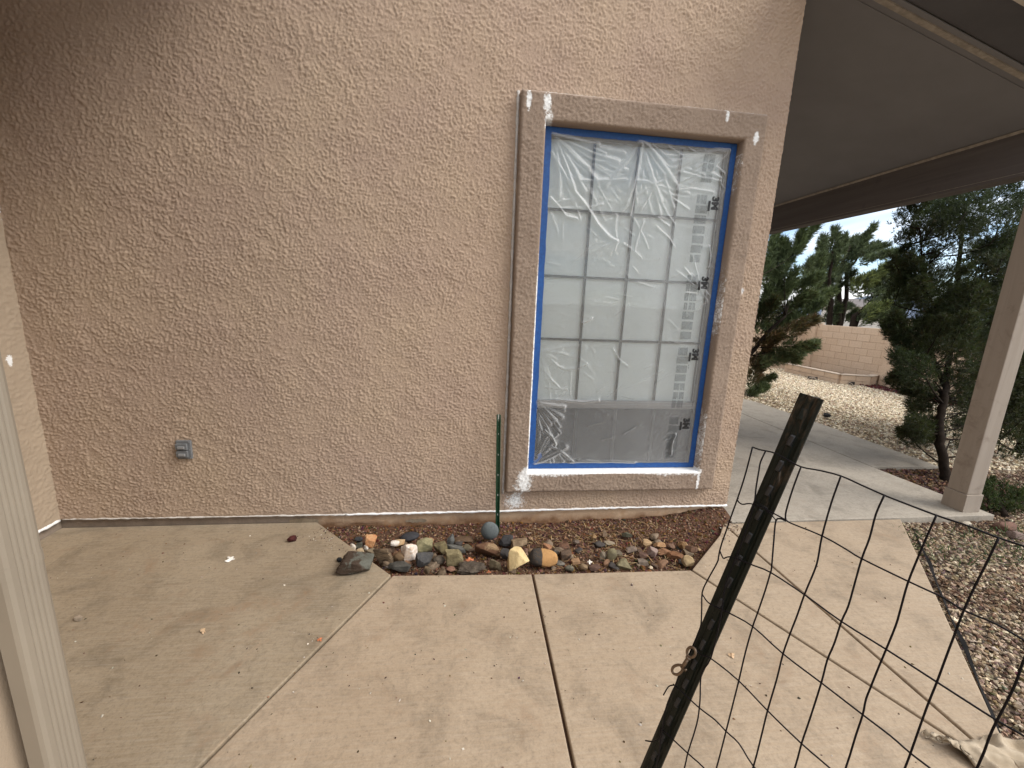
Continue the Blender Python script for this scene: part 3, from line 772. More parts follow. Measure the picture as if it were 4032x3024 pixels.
for zc in LOGO_Z:
    film_text('3M', 1.548, zc, .050, 'printed_logo', .06)
    film_patch('print_bar', 1.503, 1.518, zc - .048, zc + .012, M['ink'], .0014, nx=4, nz=8)
    z = zc + .045
    for k in range(7):
        h = rnd.uniform(.045, .055)
        if z - h > FZ0 + .02:
            x0 = 1.425 - .004 * rnd.random(); film_patch('print_block', x0, 1.490 - (.0 if k < 1 else -.012), z - h, z, M['print'], nx=10, nz=6)
        z -= h + rnd.uniform(.008, .014)
for z in (2.395, 2.345, 2.285): film_patch('print_block', 1.43, 1.505, z - .045, z, M['print'], nx=10, nz=6)
for z in np.arange(2.28, .5, -.159): film_patch('edge_print', 1.574, 1.580, z - .040, z, M['print'], .0015, nx=3, nz=6)
for zc in (1.90, 1.42, .93): film_patch('edge_print', 1.508, 1.514, zc + .17 - .03, zc + .17, M['print'], .0015, nx=3, nz=5)

# ------------------------------------------------------------------ covered patio at the right
M['soffit'] = simple('painted_soffit', (.195, .196, .212), .8, .06, 3, .15, 90)
def m_wood_paint(name, col):
    t = NT(name)
    g = t.noise(1.0, 5, .65, 1.2, vec=t.mapping(scale=(9, .7, 14)))
    c = t.mix(t.ramp(g, (.35, 0.0), (.72, 1.0)), tuple(x * .80 for x in col), tuple(x * 1.1 for x in col))
    c = t.mix(t.ramp(t.noise(4, 5, .7), (.58, 0.0), (.72, .5)), c, tuple(x * .55 for x in col))
    return t.finish(t.bsdf(c, .8, t.bump(g, .35, .006)))
M['beam'] = m_wood_paint('painted_beam', (.124, .113, .114))
def m_post_paint():
    t = NT('painted_post')
    g = t.noise(1.0, 5, .65, 1.0, vec=t.mapping(scale=(14, 14, .8)))
    c = t.mix(t.ramp(g, (.35, 0.0), (.72, 1.0)), (.285, .236, .190), (.330, .278, .228))
    c = t.mix(t.ramp(t.noise(5, 6, .7, .8), (.54, 0.0), (.70, .55)), c, (.135, .095, .070))
    crack = t.noise(1.0, 4, .6, 1.5, vec=t.mapping(scale=(60, 60, 1.6)))
    c = t.mix(t.ramp(crack, (.70, 0.0), (.76, .7)), c, (.06, .04, .03))
    return t.finish(t.bsdf(c, .82, t.bump(g, .4, .006)))
M['post'] = m_post_paint()
M['strip'] = simple('dusty_strip', (.30, .27, .235), .85, .25, 30)
M['fascia'] = simple('fascia_paint', (.50, .46, .40), .8, .1, 8)
SL = .27                                              # ceiling slope
def ceil_z(x): return 2.795 + SL * (3.875 - x)
cover = empty('patio_cover', (3.0, 1.5, 0.0))
tag(cover, 'brown patio cover with sloped ceiling, heavy beam and square post', 'patio cover')
def sloped(x0, x1, y0, y1, t0, t1):
    vs = []
    for dz in (t0, t1):
        for y in (y0, y1):
            for x in (x0, x1): vs.append((x, y, ceil_z(x) + dz))
    return MB().add(vs, [(0, 2, 3, 1), (4, 5, 7, 6), (0, 1, 5, 4), (2, 6, 7, 3), (0, 4, 6, 2), (1, 3, 7, 5)])
sloped(1.936, 3.876, -.125, 6.0, 0.0, .02).build('ceiling', M['soffit'], cover)
MB().box(3.876, 4.010, -.105, 6.0, 2.478, 2.83).build('beam', M['beam'], cover, bevel=.006)
MB().box(3.874, 3.8755, -.10, 6.0, 2.500, 2.503).build('beam_groove', M['strip'], cover)
sloped(1.936, 3.870, -.140, -.108, -.014, -.001).build('trim_strip', M['strip'], cover)
sloped(1.936, 3.870, -.170, -.1405, -.006, .0).build('trim_strip', M['soffit'], cover)
sloped(1.936, 3.870, -.060, -.050, -.006, -.001).build('trim_strip', M['soffit'], cover)
st = MB(); st.add([(3.872, -.10, 2.779), (3.872, 6, 2.779), (3.858, 6, 2.7935), (3.858, -.10, 2.7935), (3.8755, -.10, 2.777), (3.8755, 6, 2.777), (3.8755, 6, 2.7945), (3.8755, -.10, 2.7945)],
                  [(0, 1, 2, 3), (4, 7, 6, 5), (0, 3, 7, 4), (1, 5, 6, 2), (0, 4, 5, 1), (3, 2, 6, 7)])
st.build('trim_strip', M['strip'], cover)
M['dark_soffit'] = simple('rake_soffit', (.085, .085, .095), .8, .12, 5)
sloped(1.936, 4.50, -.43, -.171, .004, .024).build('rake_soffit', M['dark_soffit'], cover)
sloped(1.936, 4.50, -.455, -.431, -.03, .16).build('fascia', M['fascia'], cover)
sloped(1.936, 4.55, -.47, 6.05, .165, .21).build('roof_deck', M['fascia'], cover)
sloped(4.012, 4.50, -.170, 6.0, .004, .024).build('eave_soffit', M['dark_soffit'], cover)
po = MB(); po.box(3.876, 4.010, -.066, .068, .151, 2.477); po.build('post', M['post'], cover, bevel=.006)
pb = MB(); pb.box(3.868, 4.018, -.074, .076, .0066, .150); pb.build('post_base', M['post'], cover, bevel=.003)

# ------------------------------------------------------------------ downspout on the near-left corner
M['downspout'] = simple('painted_downspout', (.255, .215, .165), .5, .05, 5)
ds = empty('downspout', (-.885, -1.71, 0.0))
tag(ds, 'ribbed beige metal downspout on the near left wall corner', 'downspout')
def ds_profile():
    x0, x1, ya, yb = -.908, -.860, -1.752, -1.675
    pts = []
    # near face (towards -y) with ribs, then the face towards +x with ribs
    n = 16
    for i in range(n + 1):
        t = i / n; rib = 0.0
        pts.append((x0 + .010 + (x1 - x0 - .020) * t, ya + rib))
    pts.append((x1 - .003, ya + .003))
    for i in range(n + 1):
        t = i / n; rib = .0028 * (1 if (i % 3 == 1) else 0) if 1 < i < n - 1 else 0
        pts.append((x1 - rib, ya + .010 + (yb - ya - .020) * t))
    pts += [(x1 - .003, yb - .003), (x1 - .010, yb), (x0 + .010, yb), (x0, yb - .010), (x0, ya + .010)]
    return pts
prof = ds_profile()
d_ = MB(); d_.prism(prof, .10, 3.9); d_.build('pipe', M['downspout'], ds)
cxm, cym = sum(p[0] for p in prof) / len(prof), sum(p[1] for p in prof) / len(prof)
el = MB(); n = len(prof)
ring = lambda dx, z, sc, tilt: [(cxm + (x - cxm) * sc + dx, cym + (y - cym) * sc, z + tilt * (x - cxm)) for x, y in prof]
r1, r2, r3 = ring(0, .13, 1.03, 0), ring(.02, .075, 1.03, -.35), ring(.11, .030, 1.03, -.8)
el.add(r1 + r2 + r3, [(i, (i + 1) % n, n + (i + 1) % n, n + i) for i in range(n)] + [(n + i, n + (i + 1) % n, 2 * n + (i + 1) % n, 2 * n + i) for i in range(n)])
el.build('elbow', M['downspout'], ds)
for z in (.9, 2.6):
    MB().prism([(cxm + (x - cxm) * 1.02, cym + (y - cym) * 1.025) for x, y in prof], z, z + .025).build('strap', M['downspout'], ds)

# ------------------------------------------------------------------ outlet cover on the wall
M['grey_plastic'] = simple('grey_metal_cover', (.155, .160, .165), .45, .12, 40, .1, 200)
oc = empty('outlet_cover', (-1.665, 0, .455))
tag(oc, 'small grey double-lid weatherproof outlet cover low on the stucco wall', 'outlet cover')
OX, OZ = -1.666, .512
MB().box(OX - .041, OX + .041, -.016, .004, OZ - .058, OZ + .058).build('plate', M['grey_plastic'], oc, bevel=.004)
M['lid_edge'] = simple('grey_cover_edge', (.26, .26, .26), .5, .1, 40)
for z in (OZ + .022, OZ - .024):
    lid = MB().box(OX - .033, OX + .026, -.030, -.0165, z - .020, z + .020).build('lid', M['grey_plastic'], oc, bevel=.003)
    MB().box(OX - .022, OX + .016, -.037, -.0305, z - .010, z + .006).build('pull_ridge', M['lid_edge'], lid, bevel=.002)
    MB().tube([(OX - .036, -.024, z - .017), (OX - .036, -.024, z + .017)], .004, 8).build('hinge', M['lid_edge'], lid)
for dz in (.050, 0, -.052): MB().tube([(OX + .034, -.0155, OZ + dz), (OX + .034, -.0185, OZ + dz)], .003, 8).build('screw', M['lid_edge'], oc)

# ------------------------------------------------------------------ green garden stake by the wall
def m_green():
    t = NT('green_post_paint')
    c = t.mix(t.ramp(t.noise(22, 5, .7), (.60, 0.0), (.72, .6)), (.012, .055, .026), (.05, .11, .06))
    z = t.sep()[2]
    return t.finish(t.bsdf(c, .35, t.bump(t.noise(120, 3), .2, .002)))
M['green'] = m_green()
stake = empty('garden_stake', (.24, -.115, -.05))
tag(stake, 'slim dark green metal stake standing upright beside the window trim', 'stake')
sb, stp = np.array([.243, -.115, -.10]), np.array([.224, -.100, .773])
pr = [(-.0135, -.006), (-.0105, -.009), (-.004, .004), (.004, .004), (.0105, -.009), (.0135, -.006), (.0055, .008), (-.0055, .008)]
MB().frame_extrude(pr, sb, stp, (1, 0, 0), (0, 1, 0)).build('shaft', M['green'], stake)
M['scuff'] = simple('bare_metal_scuff', (.50, .50, .46), .5, .3, 80)
for k in range(17):
    t_ = .12 + k * .0525
    p = sb + (stp - sb) * t_
    MB().box(p[0] - .0022, p[0] + .0022, p[1] - .0035, p[1] + .0035, p[2] - .005, p[2] + .005).build('stud', M['scuff'] if k % 3 == 2 else M['green'], stake, bevel=.001)
ps = sb + (stp - sb) * .985
MB().box(ps[0] - .004, ps[0] + .003, ps[1] - .0005, ps[1] + .0037, ps[2] - .03, ps[2] + .012).build('scuff', M['scuff'], stake)

# ------------------------------------------------------------------ wire fence and its steel post, close to the camera
FP0 = np.array([.510, -1.887, 1.2363]); FD = np.array([.0200, -.0472, -.0030]); FG = np.array([-.0160, -.0050, -.0999])
FN = np.cross(FD, FG); FN /= np.linalg.norm(FN)
if FN @ ray(2016, 1512) > 0: FN = -FN
def fen(x, y, off=0.0):
    d = ray(x, y); return CAM + d * ((FN @ (FP0 - CAM)) + off) / (FN @ d)
def fgrid(i, j): return FP0 + i * FD + j * FG
VW = [
 [(2963, 1760), (2945, 1830), (2928, 1891), (2904, 1963), (2880, 2030), (2857, 2097), (2845, 2130), (2834, 2168), (2829, 2195), (2823, 2217), (2785, 2286), (2765, 2333), (2763, 2398), (2760, 2459), (2749, 2492), (2727, 2547), (2698, 2610), (2673, 2660), (2659, 2698), (2640, 2739), (2620, 2796), (2608, 2872), (2600, 2920), (2590, 2990)],
 [(3015, 1775), (2995, 1818), (2988, 1854), (2977, 1920), (2969, 1985), (2940, 2080), (2901, 2188), (2857, 2300), (2843, 2398), (2829, 2470), (2799, 2591), (2765, 2645), (2758, 2689), (2757, 2739), (2754, 2783), (2743, 2853), (2708, 2966), (2695, 3024)],
 [(3154, 1838), (3121, 1927), (3096, 2010), (3093, 2040), (3094, 2051), (3075, 2043), (3055, 2051), (3047, 2127), (3038, 2235), (3033, 2257), (3013, 2325), (2982, 2416), (2964, 2466), (2935, 2569), (2910, 2676), (2891, 2752), (2859, 2878), (2821, 3024)],
 [(3311, 1874), (3273, 1981), (3237, 2110), (3223, 2188), (3210, 2239), (3168, 2340), (3140, 2420), (3111, 2495), (3083, 2575), (3058, 2676), (3022, 2799), (2998, 2897), (2966, 3020)],
 [(3482, 1950), (3449, 2024), (3424, 2118), (3393, 2200), (3366, 2295), (3340, 2387), (3313, 2447), (3286, 2531), (3257, 2600), (3234, 2688), (3190, 2827), (3156, 2928), (3130, 3023)],
 [(3687, 2029), (3652, 2107), (3615, 2194), (3575, 2294), (3547, 2394), (3527, 2463), (3489, 2557), (3456, 2636), (3427, 2709), (3409, 2756), (3397, 2814), (3369, 2898), (3330, 3024)],
 [(3932, 2118), (3883, 2220), (3841, 2303), (3794, 2405), (3760, 2495), (3727, 2582), (3689, 2685), (3655, 2770), (3624, 2855), (3585, 2966), (3563, 3024)],
 [(4190, 2215), (4130, 2370), (4032, 2597), (3999, 2690), (3955, 2781), (3925, 2838), (3897, 2898), (3875, 2960), (3847, 3024)]]
HW = [
 [(2963, 1760), (2990, 1770), (3015, 1775), (3051, 1784), (3092, 1806), (3154, 1838), (3230, 1853), (3311, 1874), (3396, 1912), (3482, 1950), (3550, 1977), (3687, 2029), (3803, 2068), (3932, 2118), (4032, 2151), (4190, 2215)],
 [(2908, 1962), (2903, 1967), (2912, 1980), (2926, 1986), (2945, 1983), (2968, 1986), (3016, 2006), (3092, 2046), (3114, 2060), (3237, 2110), (3332, 2163), (3393, 2200), (3574, 2288), (3713, 2353), (3794, 2403), (3919, 2456), (4032, 2521), (4110, 2570)],
 [(2834, 2168), (2843, 2190), (2850, 2199), (2862, 2194), (2886, 2195), (2966, 2226), (3034, 2254), (3167, 2341), (3313, 2447), (3488, 2556), (3688, 2685), (3924, 2836), (4032, 2898)],
 [(2765, 2340), (2785, 2369), (2810, 2385), (2843, 2401), (2885, 2421), (2964, 2467), (3084, 2575), (3233, 2688), (3398, 2815), (3507, 2898), (3583, 2964), (3661, 3024)],
 [(2727, 2549), (2740, 2553), (2758, 2578), (2799, 2593), (2907, 2679), (3023, 2799), (3156, 2928), (3266, 3023)],
 [(2612, 2737), (2632, 2704), (2651, 2698), (2659, 2701), (2752, 2786), (2815, 2834), (2859, 2880), (2910, 2928), (2966, 3016)],
 [(2541, 2916), (2569, 2919), (2595, 2906), (2601, 2872), (2608, 2873), (2708, 2966), (2771, 3023)]]
M['wire'] = simple('black_vinyl_wire', (.0045, .0035, .0055), .5, .2, 60, Specular_IOR_Level=.18)
fence = empty('wire_fence', tuple(fgrid(4, 12)))
tag(fence, 'black welded wire mesh fence panel tied to the leaning steel post', 'fence')
NROW = 12
for i, w in enumerate(VW):
    pts = [fen(x, y, .0016) for x, y in w]
    last = pts[-1]; j = 1
    while last[2] > .12 and j < 12:
        last = last + FG * .9 + FD * rnd.uniform(-.03, .03); pts.append(last); j += 1
    MB().tube(smooth_pts(pts, 3), .00130, 6).build('vertical_wire', M['wire'], fence, smooth=True)
for j, w in enumerate(HW):
    pts = [fen(x, y, -.0008 if j else .0004) for x, y in w]
    r_ = fgrid(8.3, j); s_ = pts[-1]
    while (s_ - FP0) @ FD / (FD @ FD) < 8.0:
        s_ = s_ + FD * .8 + FG * .004; pts.append(s_)
    MB().tube(smooth_pts(pts, 3), .00126, 6).build('horizontal_wire', M['wire'], fence, smooth=True)
for j in range(7, 12):
    pts = [fgrid(i, j) + FG * rnd.uniform(-.03, .03) for i in range(-0, 9)]
    MB().tube(smooth_pts(pts, 2), .00126, 6).build('horizontal_wire', M['wire'], fence, smooth=True)
tie = [fen(3016, 2012, .004), fen(3036, 2024, .004), fen(3056, 2050, .003), fen(3064, 2040, .002)]
MB().tube(tie, .0010, 5).build('wire_tie', M['wire'], fence, smooth=True)
MB().tube([fen(2970, 1974, .002), fen(2992, 1986, .004), fen(3022, 2002, .004)], .0010, 5).build('wire_tie', M['wire'], fence, smooth=True)

def m_tpost():
    t = NT('t_post_paint')
    z = t.sep()[2]
    wear = t.math('ADD', t.math('MULTIPLY', t.ramp(t.math('MULTIPLY', t.math('SUBTRACT', z, 1.02), 3.2), (0, 0), (1, 1)), .20), t.noise(1.0, 6, .7, .8, vec=t.mapping(scale=(55, 55, 16))))
    c = t.mix(t.ramp(wear, (.64, 0.0), (.76, 1.0)), (.0045, .0075, .005), (.050, .036, .024))
    c = t.mix(t.ramp(wear, (.76, 0.0), (.88, .9)), c, (.22, .21, .19))
    return t.finish(t.bsdf(c, t.ramp(wear, (.5, .42), (.75, .8)), t.bump(t.noise(170, 4, .7), .35, .002), Specular_IOR_Level=.28))
M['tpost'] = m_tpost()
tp = empty('steel_fence_post', (.30, -1.90, 0))
tag(tp, 'dark worn steel T-post with studs leaning close to the camera', 'fence post')
pt, pb_ = fen(3197, 1560, -.013), fen(2568, 3010, -.013)
ax_ = (pt - pb_) / np.linalg.norm(pt - pb_)
fd = FD / np.linalg.norm(FD); fd = fd - ax_ * (fd @ ax_); fd /= np.linalg.norm(fd)
fn_ = np.cross(ax_, fd); fn_ = fn_ if fn_ @ FN > 0 else -fn_
p_bot = pb_ - ax_ * (pb_[2] / ax_[2])
P_T = [(-.0178, -.001), (-.0178, .0022), (-.0125, .0040), (-.0085, .0022), (-.0058, .0020), (-.0040, .0052), (.0040, .0052), (.0058, .0020), (.0085, .0022), (.0125, .0040), (.0178, .0022), (.0178, -.001),
       (.0030, -.0035), (.0022, -.028), (-.0022, -.028), (-.0030, -.0035)]
MB().frame_extrude(P_T, p_bot, pt, fd, fn_).build('shaft', M['tpost'], tp)
M['stud'] = simple('worn_stud', (.014, .014, .016), .35, .4, 90)
d0 = np.linalg.norm(pt - p_bot)
for k in range(26):
    s = d0 - .033 - k * .0475
    if s < .04: break
    c = p_bot + ax_ * s
    vs = [c + fd * a + fn_ * b + ax_ * h for a, b, h in [(-.0042, .005, -.010), (.0042, .005, -.010), (.0042, .005, .011), (-.0042, .005, .011), (-.0032, .0115, -.008), (.0032, .0115, -.008), (.0030, .0075, .008), (-.0030, .0075, .008)]]
    MB().add(vs, [(0, 1, 2, 3), (4, 7, 6, 5), (0, 4, 5, 1), (1, 5, 6, 2), (2, 6, 7, 3), (3, 7, 4, 0)]).build('stud', M['stud'] if k > 0 else M['tpost'], tp, bevel=.0012)

# snap hook clipped to the mesh
M['brass'] = simple('dull_bronze_metal', (.20, .145, .105), .42, .25, 60, .15, 200, Metallic=.75)
hk = empty('snap_hook', tuple(fen(2690, 2610)))
tag(hk, 'small dull bronze swivel snap hook hanging on the fence mesh', 'snap hook')
hp = lambda x, y, o=.006: fen(x, y, o)
ringc = hp(2722, 2568)
def circ_px(cx, cy, r, a0=0, a1=2 * math.pi, n=18, o=.006, sx=1.0): return [hp(cx + r * sx * math.cos(a0 + (a1 - a0) * i / n), cy + r * math.sin(a0 + (a1 - a0) * i / n), o) for i in range(n)]
MB().tube(circ_px(2722, 2568, 20, n=20, sx=.86), .0026, 8, closed=True).build('swivel_eye', M['brass'], hk, smooth=True)
MB().tube([hp(2712, 2586), hp(2708, 2592)], .0048, 10).build('swivel_collar', M['brass'], hk, smooth=True)
MB().tube([hp(2708, 2592), hp(2698, 2610), hp(2686, 2630)], [.0030, .0036, .0038], 10).build('shank', M['brass'], hk, smooth=True)
hook = [hp(2688, 2622), hp(2672, 2618), hp(2654, 2624), hp(2646, 2638), hp(2652, 2652), hp(2668, 2656), hp(2682, 2646), hp(2690, 2634)]
MB().tube(smooth_pts(hook, 4), .0026, 8).build('hook', M['brass'], hk, smooth=True)
MB().tube([hp(2686, 2632), hp(2698, 2636), hp(2702, 2641)], [.0022, .0020, .0034], 8).build('thumb_stud', M['brass'], hk, smooth=True)

# ------------------------------------------------------------------ stones
def ico(sub):
    bm = bmesh.new(); bmesh.ops.create_icosphere(bm, subdivisions=sub, radius=1.0)
    v = np.array([p.co[:] for p in bm.verts]); f = np.array([[q.index for q in p.verts] for p in bm.faces]); bm.free(); return v, f
ICO4 = ico(4); ICO3 = ico(3); ICO1 = ico(1)
def stone_mesh(seed, planes=9, rough=.05, soft=60.0, roundness=.0, ICO4=ICO4):
    g = np.random.default_rng(seed)
    d = ICO4[0] / np.linalg.norm(ICO4[0], axis=1, keepdims=True)
    n = g.normal(size=(planes, 3)); n /= np.linalg.norm(n, axis=1, keepdims=True)
    n = np.concatenate([n, np.array([[0, 0, 1], [0, 0, -1], [1, 0, 0], [-1, 0, 0], [0, 1, 0], [0, -1, 0.]]) + g.normal(size=(6, 3)) * .18])
    n /= np.linalg.norm(n, axis=1, keepdims=True)
    h = np.concatenate([g.uniform(.56, .96, planes), g.uniform(.78, 1.0, 6)])
    c = np.clip(d @ n.T, 0, None) / h                      # 1/r for each plane
    inv = (np.sum(c ** soft, axis=1)) ** (1 / soft)
    r = 1 / np.maximum(inv, 1e-3)
    r = r * (1 - roundness) + roundness * .92
    v = d * r[:, None]
    v = v * (1 + rough * vnoise(v, seed % 17, 5.0) + rough * .6 * vnoise(v, seed % 13 + 2, 13.0))[:, None]
    v -= (v.max(0) + v.min(0)) / 2
    return v / ((v.max(0) - v.min(0)) / 2), ICO4[1]

STONE_MATS = {}
def stone_mat(c1, c2=None, kind='plain', seed=0):
    key = (c1, c2, kind, seed)
    if key in STONE_MATS: return STONE_MATS[key]
    c2 = c2 or tuple(x * .55 for x in c1)
    t = NT('stone')
    v = t.mapping(loc=(seed * 1.3, seed * .7, seed * 2.1))
    if kind == 'stripe':
        n = t.noise(1.0, 5, .65, 1.6, vec=t.mapping(scale=(12, 12, 75), rot=(.25, .3, 0)))
        c = t.mix(t.ramp(n, (.40, 0.0), (.60, 1.0)), c1, c2)
    elif kind == 'split':
        x = t.sep()[0]
        n = t.math('ADD', t.math('MULTIPLY', x, 18.0), t.math('MULTIPLY', t.noise(9, 4), .5))
        c = t.mix(t.ramp(n, (.05, 0.0), (.13, 1.0)), c2, c1)
    elif kind == 'rind':
        n = t.math('ADD', t.noise(13, 5, .65, .7, vec=v), t.math('MULTIPLY', t.sep()[0], 1.6))
        c = t.mix(t.ramp(n, (.52, 0.0), (.60, 1.0)), c1, c2)
    else:
        n = t.noise(22, 6, .68, .8, vec=v)
        c = t.mix(t.ramp(n, (.38, 0.0), (.66, 1.0)), c2, c1)
    f = t.noise(95, 4, .7)
    c = t.mix(t.ramp(f, (.30, .40), (.50, 0.0)), c, tuple(x * .45 for x in c1))
    c = t.mix(t.ramp(f, (.62, 0.0), (.80, .30)), c, tuple(min(1, x * 1.6 + .04) for x in c1))
    h = t.math('ADD', t.noise(60, 5, .7, vec=v), t.math('MULTIPLY', t.noise(200, 3), .4))
    STONE_MATS[key] = t.finish(t.bsdf(c, .82, t.bump(h, .55, .005), Specular_IOR_Level=.3))
    return STONE_MATS[key]

def stone(px, label, c1, c2=None, kind='plain', seed=1, zb=None, tilt=0.0, yaw=None, dr=.75, planes=11, rough=.03, rnds=.0, name='rock', lift=0.0, group=None, back=0.0):
    """px = x0,y0,x1,y1 of the stone in photograph pixels"""
    x0, y0, x1, y1 = px
    cx = (x0 + x1) / 2
    z = zb if zb is not None else -.035
    g = onZ(cx, y1, z)
    dpt = depth_of(g); s = dpt / F_PX
    w = (x1 - x0) * s; hp_ = (y1 - y0) * s
    D = dr * w
    el = math.atan2(CAM[2] - z, math.hypot(g[0] - CAM[0], g[1] - CAM[1]))
    Hh = 1.12 * max(.45 * hp_, (hp_ - .66 * D * math.sin(el)) / math.cos(el))
    v, f = stone_mesh(seed, planes, rough, roundness=rnds)
    v = v * np.array([w / 2, D / 2, Hh / 2])
    if yaw: 
        ca, sa = math.cos(yaw), math.sin(yaw); v = v @ np.array([[ca, sa, 0], [-sa, ca, 0], [0, 0, 1]])
    if tilt:
        ca, sa = math.cos(tilt), math.sin(tilt); v = v @ np.array([[ca, 0, -sa], [0, 1, 0], [sa, 0, ca]])
    me = arrays_to_mesh(name, v, f, smooth=rnds > .45)
    o = obj_of(name, me, stone_mat(c1, c2, kind, seed))
    dirv = np.array([g[0] - CAM[0], g[1] - CAM[1]]); dirv /= np.linalg.norm(dirv)
    o.location = (g[0] + dirv[0] * (D * .36 + back), g[1] + dirv[1] * (D * .36 + back), z + Hh / 2 * .90 + lift)
    tag(o, label, 'rock', group)
    return o

K1 = lambda a: (1280 + a[0] * .40945, 2050 + a[1] * .40945, 1280 + a[2] * .40945, 2050 + a[3] * .40945)
K2 = lambda a: (1750 + a[0] * .40945, 2050 + a[1] * .40945, 1750 + a[2] * .40945, 2050 + a[3] * .40945)
K3 = lambda a: (2200 + a[0] * .44094, 2030 + a[1] * .44094, 2200 + a[2] * .44094, 2030 + a[3] * .44094)
BR, DB, SL_, CR, TN, OR, OL, WH = (.14, .085, .05), (.055, .036, .024), (.060, .062, .066), (.60, .49, .32), (.34, .25, .15), (.42, .19, .085), (.20, .175, .11), (.72, .66, .58)
stone(K1((128, 322, 468, 518)), 'large dark brown rock with a pale rim sitting on the left slab', DB, (.11, .11, .09), 'rind', 103, zb=.0, dr=.62, planes=6, rough=.04)
stone(K1((113, 355, 165, 402)), 'small black pebble tucked behind the large dark brown rock', (.03, .03, .032), None, 'plain', 4, zb=.0, rnds=.5)
stone(K1((285, 158, 365, 205)), 'flat dark slate pebble left of the orange rock', SL_, None, 'plain', 5, rnds=.5, zb=-.03)
stone(K1((240, 215, 298, 290)), 'small pale tan stone at the left tip of the bed', (.42, .34, .24), WH, 'plain', 6)
stone(K1((298, 205, 358, 272)), 'small greenish grey stone between the pale pebble and orange rock', (.14, .14, .11), None, 'plain', 7)
stone(K1((298, 266, 382, 322)), 'cream speckled pebble behind the large dark brown rock', (.52, .42, .28), (.28, .2, .12), 'plain', 8, rnds=.3)
stone(K1((382, 143, 498, 255)), 'bright orange-red rough rock near the wall', (.46, .16, .06), (.50, .30, .15), 'plain', 9, planes=8, zb=-.03)
stone(K1((372, 240, 418, 290)), 'tiny white wedge stone just below the orange-red rock', WH, None, 'plain', 10)
stone(K1((400, 265, 505, 365)), 'long tan stone lying against the striped brown block', (.26, .20, .13), None, 'plain', 11, tilt=-.5)
stone(K1((467, 268, 655, 440)), 'dark brown block with fine layered stripes', (.20, .14, .085), (.055, .036, .022), 'stripe', 12, dr=.55, planes=6, rough=.012)
stone(K1((630, 238, 716, 300)), 'small smooth white pebble beside the white quartz rock', (.74, .67, .60), (.6, .5, .4), 'plain', 13, rnds=.6, lift=.035)
stone(K1((662, 180, 768, 262)), 'tan and orange angular stone below the dark oval slate', (.44, .28, .14), (.50, .38, .24), 'plain', 14, planes=8)
stone(K1((720, 112, 905, 202)), 'smooth dark slate oval stone near the wall', (.050, .050, .056), (.035, .035, .04), 'plain', 15, rnds=.75, rough=.01, dr=.7, tilt=-.12)
stone(K1((720, 228, 888, 392)), 'white quartz rock with tan blotches', (.78, .72, .66), (.55, .40, .28), 'plain', 16, planes=8, dr=.6, tilt=.3)
stone(K1((655, 285, 775, 390)), 'rounded brown stone in front of the white quartz rock', (.17, .105, .055), None, 'plain', 17, rnds=.5, back=-.02)
stone(K1((875, 180, 1035, 300)), 'mossy yellow-green rock right of the dark oval slate', (.34, .30, .17), (.18, .165, .09), 'plain', 18, planes=8)
stone(K1((865, 308, 1040, 445)), 'dark charcoal angular slate below the yellow-green rock', (.045, .045, .048), (.08, .075, .07), 'plain', 19, planes=7, dr=.6)
stone(K1((1042, 195, 1187, 335)), 'olive brown blocky rock right of the yellow-green rock', (.19, .15, .075), (.10, .08, .045), 'plain', 20, planes=9)
stone(K1((1035, 338, 1150, 428)), 'round grey-brown cobble below the olive brown blocky rock', (.15, .12, .09), None, 'plain', 21, rnds=.65)
stone(K1((605, 388, 830, 505)), 'dark green-grey angular rock lying against the slab edge', (.10, .095, .082), (.055, .052, .046), 'plain', 22, planes=7, dr=.55)
stone(K1((948, 440, 1015, 518)), 'small tan upright stone at the slab edge', (.25, .18, .11), None, 'plain', 23)
stone(K1((1170, 143, 1245, 250)), 'thin grey stone standing on edge behind the olive rocks', (.15, .15, .14), None, 'plain', 24, tilt=.35, dr=.5)
stone(K1((555, 420, 640, 465)), 'small pinkish grey stone left of the green-grey angular rock', (.22, .18, .15), None, 'plain', 25)
stone(K1((950, 175, 1050, 212)), 'thin rusty chip behind the yellow-green rock', (.36, .20, .11), None, 'plain', 26, zb=-.03)
stone(K2((345, 62, 518, 232)), 'smooth round blue-grey cobble leaning on the green stake', (.135, .150, .150), (.10, .115, .115), 'plain', 27, rnds=.9, rough=.006, dr=.5, lift=.03)
stone(K2((95, 148, 275, 212)), 'flat brown rock left of the round blue-grey cobble', (.16, .10, .06), None, 'plain', 28, dr=.6)
stone(K2((10, 218, 205, 320)), 'grey triangular rock behind the olive rock', (.135, .13, .115), None, 'plain', 29, planes=7, dr=.5)
stone(K2((5, 275, 183, 443)), 'square olive-tan rock at the middle of the pile', (.29, .24, .13), (.16, .13, .07), 'plain', 30, planes=8, dr=.6)
stone(K2((280, 203, 547, 360)), 'large chestnut brown wedge below the round cobble', (.12, .060, .032), (.27, .18, .10), 'rind', 31, planes=7, dr=.5, tilt=.18, rough=.018)
stone(K2((520, 150, 660, 250)), 'dark slate rock right of the green stake', (.060, .058, .060), None, 'plain', 32, planes=7)
stone(K2((632, 175, 800, 283)), 'faceted tan-brown rock behind the cream block', (.28, .20, .12), (.13, .085, .05), 'plain', 33, planes=10)
stone(K2((530, 270, 622, 392)), 'dark rock squeezed between the chestnut wedge and cream block', (.05, .045, .042), None, 'plain', 34)
stone(K2((568, 278, 803, 500)), 'large bright cream sandstone block', (.68, .53, .28), (.55, .40, .20), 'plain', 35, planes=6, dr=.45, tilt=-.32, rough=.012)
stone(K2((803, 283, 1078, 465)), 'rounded rock half black and half orange', (.42, .23, .09), (.045, .040, .036), 'split', 36, rnds=.5, dr=.5, rough=.012)
